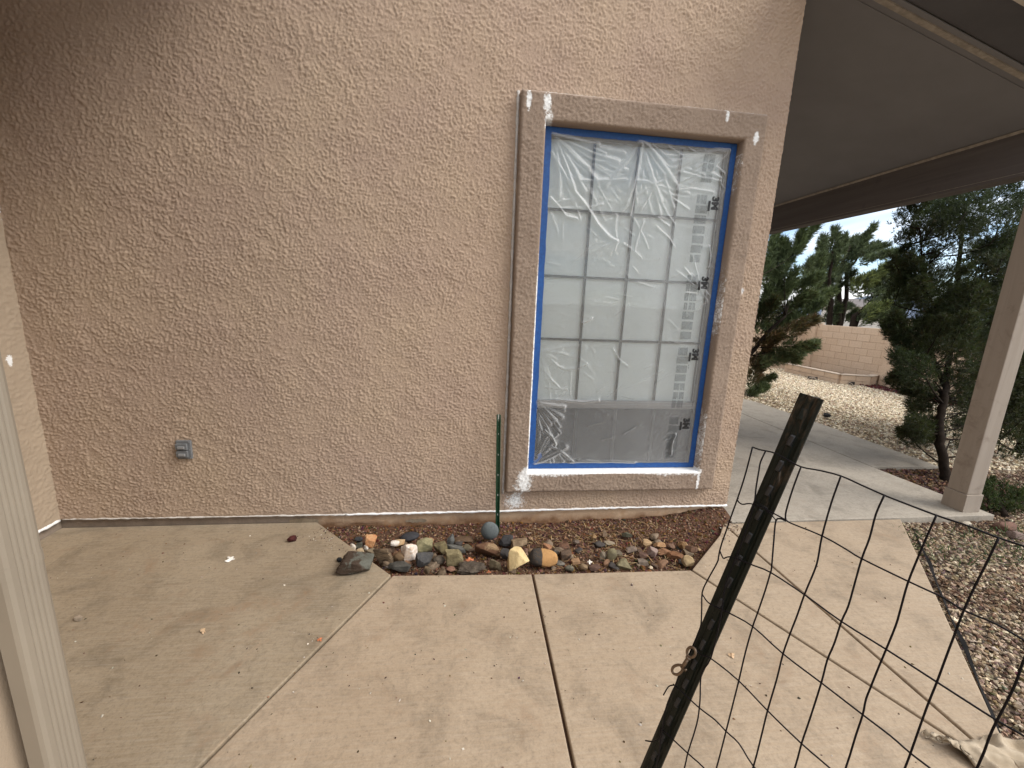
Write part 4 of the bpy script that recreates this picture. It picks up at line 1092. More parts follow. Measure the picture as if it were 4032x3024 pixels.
stone(K2((945, 225, 1038, 285)), 'small orange stone behind the black and orange rock', (.42, .21, .11), None, 'plain', 37)
stone(K2((425, 367, 547, 487)), 'small olive-brown cube-like stone below the chestnut wedge', (.16, .125, .075), None, 'plain', 38, planes=8)
stone(K2((120, 385, 400, 535)), 'dark crumbly cinder rock poking over the slab edge', (.055, .042, .032), (.12, .095, .07), 'plain', 39, rough=.10, planes=14, dr=.6)
stone(K2((18, 448, 105, 505)), 'small pink-brown stone left of the cinder rock', (.30, .16, .11), None, 'plain', 40, rnds=.3)
stone(K2((1090, 218, 1203, 272)), 'flat dark reddish stone right of the small orange stone', (.15, .075, .045), None, 'plain', 41)
stone(K2((1100, 272, 1215, 388)), 'angular brown rock right of the black and orange rock', (.16, .10, .06), (.06, .04, .03), 'plain', 42, planes=7)
stone(K2((1065, 395, 1155, 428)), 'flat grey sliver at the foot of the angular brown rock', (.20, .18, .15), None, 'plain', 43)
stone(K2((762, 265, 800, 305)), 'tiny pink stone right of the faceted tan-brown rock', (.34, .20, .15), None, 'plain', 44)
stone(K2((765, 306, 806, 350)), 'tiny pink stone touching the cream block', (.34, .22, .16), None, 'plain', 45)
stone(K2((803, 272, 875, 305)), 'small flat tan stone behind the black half of the two-tone rock', (.28, .18, .11), None, 'plain', 46)
stone(K2((1035, 280, 1102, 350)), 'small grey stone behind the orange half of the two-tone rock', (.15, .13, .11), None, 'plain', 47)
stone(K2((175, 235, 275, 290)), 'dull tan rock under the flat brown rock', (.17, .14, .09), None, 'plain', 48)
stone(K3((48, 443, 135, 500)), 'rounded grey-olive stone at the slab edge right of the two-tone rock', (.17, .155, .115), None, 'plain', 49, rnds=.5)
stone(K3((175, 428, 255, 490)), 'rounded tan stone at the slab edge below the dry grass', (.28, .19, .11), None, 'plain', 50, rnds=.5)
stone(K3((265, 440, 370, 495)), 'flat maroon-brown stone at the slab edge', (.14, .08, .06), None, 'plain', 51)
stone(K3((358, 320, 425, 400)), 'grey-tan slab standing beside the olive oval stone', (.26, .21, .15), None, 'plain', 52, dr=.5)
stone(K3((418, 298, 515, 410)), 'olive-brown oval stone standing in the middle right of the bed', (.21, .18, .10), (.12, .10, .06), 'plain', 53, rnds=.55, tilt=.35, dr=.6)
stone(K3((505, 398, 640, 490)), 'olive flat rock touching the front slab edge', (.22, .185, .105), None, 'plain', 54, planes=8)
stone(K3((382, 130, 437, 195)), 'small tan triangular stone near the wall', (.29, .20, .13), None, 'plain', 55, planes=6, zb=-.02)
stone(K3((290, 165, 335, 218)), 'small orange-cream stone left of the tan triangular stone', (.48, .31, .16), None, 'plain', 56, zb=-.02)
stone(K3((565, 145, 650, 205)), 'grey-green stone near the wall under dry grass', (.13, .125, .085), None, 'plain', 57, zb=-.02)
stone(K3((735, 218, 822, 290)), 'tan lumpy stone, leftmost of the right-hand cluster', (.46, .31, .17), None, 'plain', 58, rnds=.3)
stone(K3((845, 232, 945, 298)), 'flat orange-tan stone, uppermost of the right-hand cluster', (.42, .24, .12), None, 'plain', 59, tilt=.25)
stone(K3((875, 290, 997, 352)), 'rust brown stone in the middle of the right-hand cluster', (.33, .17, .09), None, 'plain', 60)
stone(K3((700, 320, 798, 380)), 'flat dark maroon stone left of the mauve rock', (.16, .09, .065), None, 'plain', 61)
stone(K3((790, 288, 885, 382)), 'mauve triangular rock in the right-hand cluster', (.22, .13, .11), (.26, .19, .16), 'plain', 62, planes=7, tilt=.3)
stone(K3((957, 328, 1112, 392)), 'long rust brown stone lying flat in the right-hand cluster', (.24, .115, .055), None, 'plain', 63, planes=8, dr=.5)
stone(K3((1083, 355, 1212, 462)), 'cream rock at the right front corner of the bed', (.46, .34, .19), (.22, .15, .08), 'plain', 64, tilt=.35, dr=.6)
stone(K3((1058, 220, 1138, 290)), 'light orange-tan stone at the top right of the cluster', (.46, .28, .14), None, 'plain', 65, tilt=-.4)
stone(K3((1125, 265, 1238, 352)), 'long brown stone slanting at the right end of the cluster', (.19, .105, .065), None, 'plain', 66, tilt=.6, dr=.5)
stone(K3((1095, 305, 1208, 362)), 'grey-brown flat stone above the cream corner rock', (.22, .16, .105), None, 'plain', 67, tilt=.3)
stone(K3((695, 382, 790, 448)), 'grey rock half buried near the front edge', (.22, .17, .13), None, 'plain', 68)
stone(K3((590, 275, 700, 332)), 'grey-pink flat rock right of the olive oval stone', (.24, .18, .14), None, 'plain', 69)
stone(K3((490, 310, 565, 372)), 'dull olive stone leaning behind the olive oval stone', (.17, .135, .09), None, 'plain', 70, tilt=.5)
stone(K3((100, 385, 195, 448)), 'orange-tan shard at the left of the dry grass', (.40, .24, .13), None, 'plain', 71, planes=6)
stone(K3((795, 450, 838, 482)), 'tiny cream pebble at the front slab edge', (.58, .47, .33), None, 'plain', 72)
stone(K3((0, 262, 98, 305)), 'dark brown flat stone left of the dry grass', (.13, .07, .045), None, 'plain', 73)
stone(K3((120, 215, 185, 262)), 'small dull brown stone left of the orange-cream stone', (.16, .12, .09), None, 'plain', 74)
stone(K3((400, 225, 495, 262)), 'small pale tan flat stone behind the olive oval stone', (.38, .31, .22), None, 'plain', 75)
stone(K3((960, 250, 1040, 305)), 'brown stone under the light orange-tan stone', (.19, .11, .07), None, 'plain', 76)
stone((1133, 2108, 1168, 2137), 'dark red lava rock lying alone on the left slab', (.085, .018, .014), (.04, .01, .01), 'plain', 80, zb=0.0, rnds=.3, rough=.08)
stone((298, 2424, 326, 2444), 'small tan pebble lying alone on the slab near the downspout', (.34, .27, .20), None, 'plain', 81, zb=0.0)

# small filler stones wedged between the named ones
g0 = np.random.default_rng(77)
for k in range(46):
    while True:
        x_, y_ = g0.uniform(-.72, 1.62), g0.uniform(-.53, -.20)
        if in_poly(np.array([x_]), np.array([y_]), BED)[0] and (x_ < .75 or g0.random() < .45): break
    w_ = g0.uniform(.018, .042); v_, f_ = stone_mesh(300 + k, 9, .05, ICO4=ICO3)
    me_ = arrays_to_mesh('pebble', v_ * np.array([w_, w_ * .8, w_ * .55]), f_, smooth=True)
    c_ = [(.12, .075, .05), (.20, .14, .09), (.07, .06, .055), (.26, .19, .13), (.30, .17, .10)][k % 5]
    o_ = obj_of('pebble', me_, stone_mat(c_, None, 'plain', 100 + k % 5)); o_.location = (x_, y_, float(bed_z(x_, y_)) + w_ * .38); o_.rotation_euler = (g0.normal() * .3, g0.normal() * .3, g0.uniform(0, 6.28))
    tag(o_, 'small dull brown filler pebble wedged among the larger rocks of the bed', 'pebble', 'filler pebbles in the bed')

# ------------------------------------------------------------------ loose crumbs: soil chips, gravel (uncountable, one object each)
def scatter(name, XY, Z, size, cols, mat, flat=.6, base=ICO1, jit=.28, kind='stuff', seed=0):
    g = np.random.default_rng(seed); n = len(XY)
    bv, bfc = base
    q = g.normal(size=(n, 4)); q /= np.linalg.norm(q, axis=1, keepdims=True)
    w, x, y, z = q.T
    Rm = np.stack([1 - 2 * (y * y + z * z), 2 * (x * y - z * w), 2 * (x * z + y * w), 2 * (x * y + z * w), 1 - 2 * (x * x + z * z), 2 * (y * z - x * w),
                   2 * (x * z - y * w), 2 * (y * z + x * w), 1 - 2 * (x * x + y * y)], -1).reshape(n, 3, 3)
    sc = np.stack([np.ones(n), g.uniform(.55, .95, n), g.uniform(flat * .6, flat, n)], -1) * (size[:, None] / 2)
    V = bv[None] * (1 + jit * g.normal(size=(n, len(bv), 1)))
    V = np.einsum('nij,nvj->nvi', Rm, V * sc[:, None, :])
    # settle: lie flatter
    V[..., 2] *= .75
    V[..., 0] += XY[:, 0:1]; V[..., 1] += XY[:, 1:2]; V[..., 2] += (Z + size * .16)[:, None]
    Fc = (bfc[None] + (np.arange(n) * len(bv))[:, None, None]).reshape(-1, 3)
    C = np.repeat(cols, len(bfc), axis=0)
    return obj_of(name, arrays_to_mesh(name, V.reshape(-1, 3), Fc, C), mat)
OCT = (np.array([[1, 0, 0], [-1, 0, 0], [0, 1, 0], [0, -1, 0], [0, 0, 1], [0, 0, -1.0]]), np.array([[0, 2, 4], [2, 1, 4], [1, 3, 4], [3, 0, 4], [2, 0, 5], [1, 2, 5], [3, 1, 5], [0, 3, 5]]))
def pick(pal, n, g, var=.18):
    pal = np.array(pal); c = pal[g.integers(0, len(pal), n)]
    return np.clip(c * (1 + var * g.normal(size=(n, 1))) + .012 * g.normal(size=(n, 3)), .004, .95)
g1 = np.random.default_rng(21)
P = np.stack([g1.uniform(-.93, 1.93, 16000), g1.uniform(-.60, .015, 16000)], -1); P = P[in_poly(P[:, 0], P[:, 1], BED)]
cr = scatter('soil_crumbs', P, bed_z(P[:, 0], P[:, 1]), g1.uniform(.007, .020, len(P)) * (1 + .8 * (g1.random(len(P)) > .92)),
             pick([(.13, .064, .034), (.080, .040, .022), (.20, .105, .056), (.15, .062, .030), (.050, .028, .018), (.30, .20, .13)], len(P), g1), M['crumbs'], .7, OCT, seed=1)
tag(cr, 'reddish brown soil chips and grit covering the planting bed', 'soil', kind='stuff')
# crumbs strewn on the slabs
XY = []
def strew(cx, cy, sx, sy, n):
    for _ in range(n): XY.append((cx + g1.normal() * sx, cy + g1.normal() * sy))
strew(-.86, -.13, .05, .05, 60); strew(-.75, -.25, .04, .05, 30); strew(1.86, -.16, .05, .05, 130); strew(1.72, -.32, .03, .06, 40); strew(1.95, -.22, .06, .05, 50)
for _ in range(760): XY.append((g1.uniform(-2.3, 2.6), g1.uniform(-2.2, -.05)))
for px in [(1010, 2540), (1245, 2520), (1235, 2525), (2010, 2515), (2950, 2700), (2965, 2735), (2985, 2690), (1700, 2330), (1460, 2340), (1480, 2375)]:
    q = onZ(*px, 0); strew(q[0], q[1], .02, .02, 3)
XY = np.array(XY); bad = in_poly(XY[:, 0], XY[:, 1], [(-.94, .1), (-.36, -.56), (1.33, -.62), (1.74, -.25), (1.9, .1)]) | (XY[:, 1] > 0)
off = (XY[:, 0] - 1.83) > 1.02 * (XY[:, 1] + 1.72)
XY = XY[~bad & ~off]
sl = scatter('slab_grit', XY, np.full(len(XY), .0), g1.uniform(.004, .0125, len(XY)), pick([(.06, .035, .02), (.12, .07, .04), (.55, .50, .42), (.20, .12, .07), (.05, .03, .02)], len(XY), g1), M['crumbs'], .5, OCT, seed=2)
tag(sl, 'scattered dirt specks and grit on the concrete slabs', 'grit', kind='stuff')

# dry grass straws and litter in the bed
def straws(name, n, area, zfn, ln, cols, mat, seed, rise=.25, wid=.0016):
    g = np.random.default_rng(seed); V = []; Fc = []; C = []
    for k in range(n):
        while True:
            x, y = g.uniform(area[0], area[1]), g.uniform(area[2], area[3])
            if len(area) < 5 or in_poly(np.array([x]), np.array([y]), area[4])[0]: break
        L = g.uniform(*ln); a = g.uniform(0, 6.28); z = float(zfn(x, y)) + g.uniform(.004, .018)
        p0 = np.array([x, y, z]); d = np.array([math.cos(a), math.sin(a), g.uniform(-.1, rise)]); s = np.array([-math.sin(a), math.cos(a), 0]) * wid
        m = p0 + d * L * .5 + np.array([0, 0, g.uniform(0, .012)]); e = p0 + d * L + g.normal(size=3) * L * .1
        b = len(V); V += [p0 - s, p0 + s, m - s, m + s, e - s * .3, e + s * .3]; Fc += [(b, b + 1, b + 3, b + 2), (b + 2, b + 3, b + 5, b + 4)]
        c = np.array(cols[g.integers(0, len(cols))]) * g.uniform(.7, 1.25); C += [c, c]
    return obj_of(name, arrays_to_mesh(name, np.array(V), np.array(Fc), np.array(C)), mat)
o = straws('dry_grass', 260, (.42, 1.35, -.52, -.05), bed_z, (.03, .10), [(.42, .31, .16), (.34, .22, .11), (.22, .12, .06)], M['crumbs'], 5)
tag(o, 'wisps of dry straw and dead grass in the right half of the bed', 'dry grass', kind='stuff')

# fallen leaves and scraps
M['leaf_orange'] = simple('dry_orange_leaf', (.50, .17, .075), .75, .25, 60, .4, 120)
M['leaf_tan'] = simple('dry_tan_leaf', (.52, .36, .22), .8, .2, 60, .4, 120)
M['paper'] = simple('white_scrap', (.80, .76, .70), .85, .08, 60)
def leaf(name, px, size, z, mat, label, cat, seed, lobes=5, tilt=.5, amp=.35, rot=None):
    g = np.random.default_rng(seed); c = onZ(*px, z); n = 22
    V = [(0, 0, .10 * size)]
    for i in range(n):
        a = 2 * math.pi * i / n; r = size * (.62 + amp * math.cos(lobes * a + seed) * .8 + .12 * g.normal())
        V.append((r * math.cos(a), r * math.sin(a) * .8, size * (.16 * math.sin(2 * a + seed) + .06 * g.normal())))
    V = np.array(V); rx = g.uniform(-tilt, tilt) + .35; ca, sa = math.cos(rx), math.sin(rx)
    V = V @ np.array([[1, 0, 0], [0, ca, sa], [0, -sa, ca]]); V[:, 2] -= V[:, 2].min()
    mb = MB(); top = [tuple(v) for v in V]; bot = [(x, y, z_ - .0007) for x, y, z_ in top]
    m = len(top)
    fs = [(0, 1 + i, 1 + (i + 1) % n) for i in range(n)] + [(m, m + 1 + (i + 1) % n, m + 1 + i) for i in range(n)] + [(1 + i, m + 1 + i, m + 1 + (i + 1) % n, 1 + (i + 1) % n) for i in range(n)]
    mb.add(top + bot, fs); o = mb.build(name, mat, None, recalc=False)
    o.location = (c[0], c[1], z + .001); return tag(o, label, cat)
leaf('leaf', (1852, 2212), .030, -.005, M['leaf_orange'], 'curled orange dead leaf above the cinder rock', 'leaf', 3, tilt=.2)
leaf('leaf', (1925, 2255), .016, -.008, M['leaf_orange'], 'small orange leaf scrap on the front edge of the bed', 'leaf', 4)
leaf('leaf', (2205, 2342), .012, .002, M['leaf_orange'], 'tiny orange leaf fragment in the middle slab joint', 'leaf', 14) if False else None
leaf('leaf', (2881, 2585), .021, .001, M['leaf_tan'], 'pale tan dead leaf lying on the slab behind the wire fence', 'leaf', 5, lobes=3, tilt=.1, amp=.22)
leaf('paint_chip', (905, 2206), .030, .001, M['paper'], 'white paint chip lying flat on the left slab', 'paint chip', 6, lobes=3, tilt=.02, amp=.25)
leaf('paper_scrap', (2321, 2219), .020, -.02, M['paper'], 'crumpled white scrap in the dry grass of the bed', 'scrap', 7, lobes=4, tilt=.4)
leaf('leaf', (800, 2490), .020, .001, M['leaf_tan'], 'brown papery leaf on the left slab below the outlet cover', 'leaf', 8, lobes=2, tilt=.05, amp=.2)
leaf('leaf', (1260, 2522), .014, .001, M['leaf_orange'], 'small rust leaf beside the diagonal slab joint', 'leaf', 9, lobes=3, tilt=.05)

# ------------------------------------------------------------------ gravel yard
def gravel_pts(x0, x1, y0, y1, n, g, cond):
    P = np.stack([g.uniform(x0, x1, n), g.uniform(y0, y1, n)], -1)
    return P[cond(P[:, 0], P[:, 1])]
def in_view(P, z, m=120):
    x, y, d = to_px(np.stack([P[:, 0], P[:, 1], z], -1)); return (d > .1) & (x > -m) & (x < 4032 + m) & (y > 0) & (y < 3024 + m)
PALN = [(.36, .28, .19), (.46, .37, .26), (.27, .19, .125), (.17, .115, .08), (.52, .44, .33), (.22, .145, .095), (.32, .235, .155), (.12, .085, .06), (.40, .31, .21)]
PALF = [(.72, .63, .47), (.80, .72, .57), (.60, .49, .34), (.46, .35, .23), (.66, .53, .37), (.76, .66, .50), (.34, .24, .16)]
g2 = np.random.default_rng(33)
def right_of_walk(x, y): return np.where(y < -1.715, x > 1.95, (x - 1.832) > 1.0 * (y + 1.715) * (3.268 - 1.832) / (1.715 - .125) + .015) & (y < -.13)
Pn = gravel_pts(1.85, 5.6, -3.0, -.13, 62000, g2, right_of_walk)
side = gravel_pts(4.10, 6.2, -.13, .80, 9000, g2, lambda x, y: x > 4.11)
Pn = np.concatenate([Pn, side]); zn = np.full(len(Pn), -.044) + .010 * vnoise(np.stack([Pn[:, 0], Pn[:, 1], 0 * Pn[:, 0]], -1), 4, 5)
k = in_view(Pn, zn, 650); Pn, zn = Pn[k], zn[k]
# let the near gravel thin out over dark soil beside the patio slab
soilish = (vnoise(np.stack([Pn[:, 0], Pn[:, 1], 0 * zn], -1), 9, 3.1) + 1.1 * sstep(-.45, -.12, Pn[:, 1])) > .78
sz = g2.uniform(.013, .031, len(Pn)) * (1 + .4 * (g2.random(len(Pn)) > .92))
cn = pick(PALN, len(Pn), g2, .22); cn[soilish & (g2.random(len(Pn)) > .35)] *= np.array([.42, .34, .30])
gn = scatter('gravel', Pn, zn, sz, cn, M['gravel'], .75, ICO1 if False else OCT, .2, seed=3)
tag(gn, 'coarse tan and brown gravel beside the walkway at the right', 'gravel', kind='stuff')
nb = obj_of('gravel_soil', arrays_to_mesh('gravel_soil', np.array([(1.84, -3.2, -.052), (6.5, -3.2, -.052), (6.5, .82, -.052), (4.085, .82, -.052), (4.10, -.10, -.052), (3.25, -.10, -.052), (1.84, -1.7, -.052)]), np.array([[0, 1, 6], [1, 5, 6], [1, 2, 5], [2, 4, 5], [2, 3, 4]])), M['gravel_bed'])
tag(nb, 'dark soil showing through the gravel at the right', 'soil', kind='structure')
def far_yard(x, y): return (((x > 4.93) | (y > 4.0)) & (x < 11.8)) & ~((x < 4.95) & (y < 3.9))
Pf = gravel_pts(3.2, 11.8, .85, 10.5, 85000, g2, far_yard); zf = gz(Pf[:, 0], Pf[:, 1]) - .006
zf = np.where(Pf[:, 0] < 5.3, np.maximum(zf, -.050), zf)
k = in_view(Pf, zf, 200); Pf, zf = Pf[k], zf[k]
_, _, df = to_px(np.stack([Pf[:, 0], Pf[:, 1], zf], -1))
szf = g2.uniform(.022, .044, len(Pf)) * (1 + .035 * df)
gf_ = scatter('gravel', Pf, zf, szf, pick(PALF, len(Pf), g2, .16), M['gravel'], .75, OCT, .22, seed=4)
tag(gf_, 'pale cream landscape gravel filling the yard behind the walk', 'gravel', kind='stuff')
# brown litter in the little triangle beside the far walk
TRI = [(4.10, .80), (4.95, .80), (5.0, .10), (4.10, .10)]
Pt = gravel_pts(4.09, 5.1, .05, .81, 5000, g2, lambda x, y: x > 4.095)
tr_ = scatter('bark_litter', Pt, np.full(len(Pt), -.030), g2.uniform(.015, .045, len(Pt)), pick([(.085, .045, .030), (.14, .075, .045), (.05, .030, .022), (.22, .13, .08), (.10, .06, .05)], len(Pt), g2), M['crumbs'], .35, OCT, .3, seed=5)
tag(tr_, 'brown bark and leaf litter in the small bed beside the post', 'litter', kind='stuff')

# ------------------------------------------------------------------ block wall, planter
M['block'] = None
def m_block(name, c1, c2):
    t = NT(name)
    rn = t.n.new('ShaderNodeObjectInfo').outputs['Random']
    c = t.mix(rn, c1, c2)
    c = t.mix(t.ramp(t.noise(26, 5, .7), (.35, .35), (.60, .0)), c, tuple(x * .6 for x in c1))
    return t.finish(t.bsdf(c, .93, t.bump(t.noise(110, 4, .7), .5, .006)))
M['block'] = m_block('tan_block', (.55, .405, .285), (.60, .45, .325))
M['mortar'] = simple('mortar', (.44, .32, .225), .95, .12, 30, .4, 90)
M['cap'] = simple('pale_cap', (.52, .43, .34), .9, .1, 20)
WA, WB = dep(3230, 1279, 13.0), dep(3480, 1297, 11.0)
ZT = 1.165
WA[2] = WB[2] = ZT
wu = WB - WA; wu[2] = 0; wu /= np.linalg.norm(wu)
BLKL, BLKH, BLKD = .400, .197, .150
blk_me = None
def block_mesh():
    mb = MB(); mb.box(-.1955, .1955, -BLKD / 2, BLKD / 2, -.0935, .0935)
    me = bpy.data.meshes.new('block'); me.from_pydata(mb.v, [], mb.f)
    bm = bmesh.new(); bm.from_mesh(me); bmesh.ops.recalc_face_normals(bm, faces=bm.faces)
    bmesh.ops.bevel(bm, geom=bm.edges[:], offset=.006, segments=1, affect='EDGES'); bm.to_mesh(me); bm.free()
    me.materials.append(M['block']); return me
BLK = block_mesh()
def run_blocks(root, start, u, length, zt, courses, first_off):
    ang = math.atan2(u[1], u[0])
    n_end = length
    for c in range(courses):
        z = zt - BLKH * (c + .5)
        s = -first_off if c % 2 else 0.0
        while s < n_end - .05:
            a = max(0, s); b = min(n_end, s + BLKL)
            if b - a > .06:
                o = bpy.data.objects.new('block', BLK); COL.objects.link(o)
                m = start + u * ((a + b) / 2); o.location = (m[0], m[1], z + rnd.uniform(-.001, .001)); o.rotation_euler = (0, 0, ang)
                o.scale = ((b - a) / BLKL, 1 + rnd.uniform(-.012, .03), 1)
                child(o, root); o.location = (m[0], m[1], z)
            s += BLKL
    # mortar core, 8 mm inside the block faces
    nrm = np.array([-u[1], u[0], 0]); h = BLKD / 2 - .007
    p = [start + nrm * h, start + u * length + nrm * h, start + u * length - nrm * h, start - nrm * h]
    MB().prism([(q[0], q[1]) for q in p], zt - BLKH * courses, zt - .004).build('mortar', M['mortar'], root)
bw = empty('block_wall', (WA[0], WA[1], -.42))
tag(bw, 'tan concrete block garden wall in running bond behind the gravel yard', 'wall')
S0 = WA - wu * .0
run_blocks(bw, S0, wu, 6.4, ZT, 8, .2)
nrmw = np.array([-wu[1], wu[0], 0]);  nrmw = nrmw if nrmw @ (CAM - WA) > 0 else -nrmw
# pilasters
for s_ in (-.20, 2.55):
    c0 = WA + wu * s_ + nrmw * .02
    q = [c0 + wu * a * .20 + nrmw * b * .13 for a, b in ((-1, -1), (1, -1), (1, 1), (-1, 1))]
    MB().prism([(p[0], p[1]) for p in q], -.42, ZT + (.02 if s_ < 0 else -.01)).build('pilaster', M['block'], bw, bevel=.006)
q = [WA - wu * .20 + nrmw * .02 + wu * a * .22 + nrmw * b * .15 for a, b in ((-1, -1), (1, -1), (1, 1), (-1, 1))]
MB().prism([(p[0], p[1]) for p in q], ZT + .021, ZT + .065).build('pilaster_cap', M['cap'], bw, bevel=.006)
bw2 = empty('block_wall', (WA[0] - 2, WA[1] + .3, -.42))
tag(bw2, 'tan concrete block wall running left behind the near juniper', 'wall')
u2 = np.array([-.995, .10, 0]); u2 /= np.linalg.norm(u2)
run_blocks(bw2, WA - wu * .42 + u2 * .02, u2, 5.2, ZT, 8, .2)

# raised block planter in front of the wall
pl = empty('raised_planter', (10.3, 7.3, -.36))
tag(pl, 'low raised planter of tan blocks with decorative vent blocks', 'planter')
Zp = -.085
PP = [onZ(3100, 1431, Zp), onZ(3160, 1443, Zp), onZ(3310, 1473, Zp), onZ(3424, 1480, Zp), onZ(3452, 1476, Zp)]
for a, b in zip(PP[:-1], PP[1:]):
    u = (b - a); L = np.linalg.norm(u); u = u / L; ang = math.atan2(u[1], u[0])
    nb_ = max(1, round(L / BLKL)); w = L / nb_
    for c in range(2):
        for i in range(nb_ + (c % 2)):
            lo = i * w - (w / 2 if c % 2 else 0); hi = lo + w; lo = max(0, lo); hi = min(L, hi)
            if hi - lo < .08: continue
            m = a + u * (lo + hi) / 2
            o = bpy.data.objects.new('block', BLK); COL.objects.link(o); child(o, pl)
            o.location = (m[0], m[1], Zp - .015 - .145 * (c + .5)); o.rotation_euler = (0, 0, ang); o.scale = ((hi - lo) / BLKL, .9, .145 / BLKH)
    nr = np.array([-u[1], u[0], 0]) * .085
    q = [a - u * .02 + nr, b + u * .02 + nr, b + u * .02 - nr, a - u * .02 - nr]
    MB().prism([(p[0], p[1]) for p in q], Zp - .012, Zp + .010).build('planter_cap', M['cap'], pl, bevel=.004)
M['vent_dark'] = simple('dark_vent_hole', (.03, .025, .022), .95, .2, 20)
for (x0, y0, x1, y1) in [(3182, 1480, 3214, 1497), (3303, 1502, 3356, 1515)]:
    ce = onZ((x0 + x1) / 2, y1, -.37); tow = (CAM - ce); tow[2] = 0; tow /= np.linalg.norm(tow)
    ce = ce + tow * .02
    sx = np.array([-tow[1], tow[0], 0]); w = (x1 - x0) * depth_of(ce) / F_PX / 2; h = .105
    q = [ce + sx * a + tow * b for a, b in ((-w, 0), (w, 0), (w, .05), (-w, .05))]
    v_ = MB().prism([(p[0], p[1]) for p in q], -.37, -.37 + h).build('vent_block', M['vent_dark'], pl)
    arc = [ce + tow * .053 + sx * (w * .85 * math.cos(a)) + np.array([0, 0, -.365 + .37 - .37 + h * .85 * math.sin(a) + .01]) for a in np.linspace(0.05, math.pi - .05, 14)]
    arc = [np.array([p[0], p[1], -.365 + h * .85 * math.sin(a)]) for p, a in zip(arc, np.linspace(.05, math.pi - .05, 14))]
    MB().tube(arc, .009, 6).build('vent_arch', M['cap'], v_)
    for a in (math.pi * .32, math.pi * .5, math.pi * .68):
        b0 = ce + tow * .053; MB().tube([np.array([b0[0], b0[1], -.36]), np.array([b0[0] + sx[0] * w * .8 * math.cos(a), b0[1] + sx[1] * w * .8 * math.cos(a), -.365 + h * .8 * math.sin(a)])], .007, 5).build('vent_spoke', M['cap'], v_)
# red mulch strip at the foot of the wall
g3 = np.random.default_rng(5)
mu = []
for _ in range(2600):
    s_ = g3.uniform(.9, 5.5); d_ = g3.uniform(.05, .75) * (.4 + .6 * min(1, (s_ - .9) / 1.0)); p = WA + wu * s_ + nrmw * d_; mu.append((p[0], p[1]))
mu = np.array(mu); mo = scatter('red_mulch', mu, gz(mu[:, 0], mu[:, 1]) + .02, g3.uniform(.03, .07, len(mu)), pick([(.085, .022, .022), (.13, .035, .03), (.05, .018, .018)], len(mu), g3), M['crumbs'], .4, OCT, .3, seed=6)
tag(mo, 'dark red mulch along the foot of the block wall', 'mulch', kind='stuff')

# ------------------------------------------------------------------ junipers and cypresses
def plume_mesh(paths, seed, leaf_len=.075, leaf_w=.016, per_m=70, leaves=9, spread=.65):
    """paths: list of (points Nx3, radius, colour, colour2). Feathery sprays of small scale-leaf blades along each path"""
    g = np.random.default_rng(seed); VV = []; CC = []
    for pts, rad, c1, c2, dens in paths:
        pts = np.asarray(pts, float); seg = np.linalg.norm(np.diff(pts, axis=0), axis=1); cum = np.concatenate([[0], np.cumsum(seg)]); L = cum[-1]
        n = max(4, int(L * per_m * dens))
        t = g.random(n) ** .85 * L
        idx = np.clip(np.searchsorted(cum, t) - 1, 0, len(seg) - 1)
        base = pts[idx] + (pts[idx + 1] - pts[idx]) * ((t - cum[idx]) / np.maximum(seg[idx], 1e-6))[:, None]
        axis = (pts[idx + 1] - pts[idx]) / np.maximum(seg[idx], 1e-6)[:, None]
        taper = (1 - (t / L)) ** .7 * .9 + .10
        off = g.normal(size=(n, 3)); off -= axis * np.sum(off * axis, 1, keepdims=True); off /= np.linalg.norm(off, axis=1, keepdims=True) + 1e-9
        rr = rad * taper * np.sqrt(g.random(n))
        sp = base + off * rr[:, None]
        sdir = axis * .8 + off * .55 + np.array([0, 0, .25]) + .25 * g.normal(size=(n, 3)); sdir /= np.linalg.norm(sdir, axis=1, keepdims=True)
        # blades
        m = leaves
        bd = sdir[:, None, :] + spread * g.normal(size=(n, m, 3)); bd /= np.linalg.norm(bd, axis=2, keepdims=True)
        bs = sp[:, None, :] + sdir[:, None, :] * (g.random((n, m, 1)) * leaf_len * 1.1)
        ln = leaf_len * g.uniform(.5, 1.15, (n, m, 1))
        sd = np.cross(bd, g.normal(size=(n, m, 3))); sd /= np.linalg.norm(sd, axis=2, keepdims=True) + 1e-9
        w = leaf_w * g.uniform(.6, 1.2, (n, m, 1))
        a = bs - sd * w * .5; b = bs + sd * w * .5; c = bs + bd * ln
        VV.append(np.stack([a, b, c], 2).reshape(-1, 3))
        mixf = np.clip((1 - rr / (rad * taper + 1e-6))[:, None] * .5 + .25 * g.normal(size=(n, 1)), 0, 1)
        col = np.array(c1) * (1 - mixf) + np.array(c2) * mixf
        col = col * np.clip(1 + .38 * g.normal(size=(n, 1)), .35, 2.2)
        CC.append(np.repeat(np.clip(col, .004, .6), m, axis=0))
    V = np.concatenate(VV); Cc = np.concatenate(CC)
    return arrays_to_mesh('crown', V, np.arange(len(V)).reshape(-1, 3), Cc)
GRN, GRN2, YG, DK, DK2, BRN = (.140, .180, .082), (.080, .115, .050), (.175, .210, .066), (.038, .048, .022), (.024, .028, .015), (.120, .062, .028)

def bez(a, b, bend, n=7):
    a, b = np.asarray(a, float), np.asarray(b, float); m = (a + b) / 2 + np.asarray(bend, float)
    t = np.linspace(0, 1, n)[:, None]; return (1 - t) ** 2 * a + 2 * t * (1 - t) * m + t * t * b

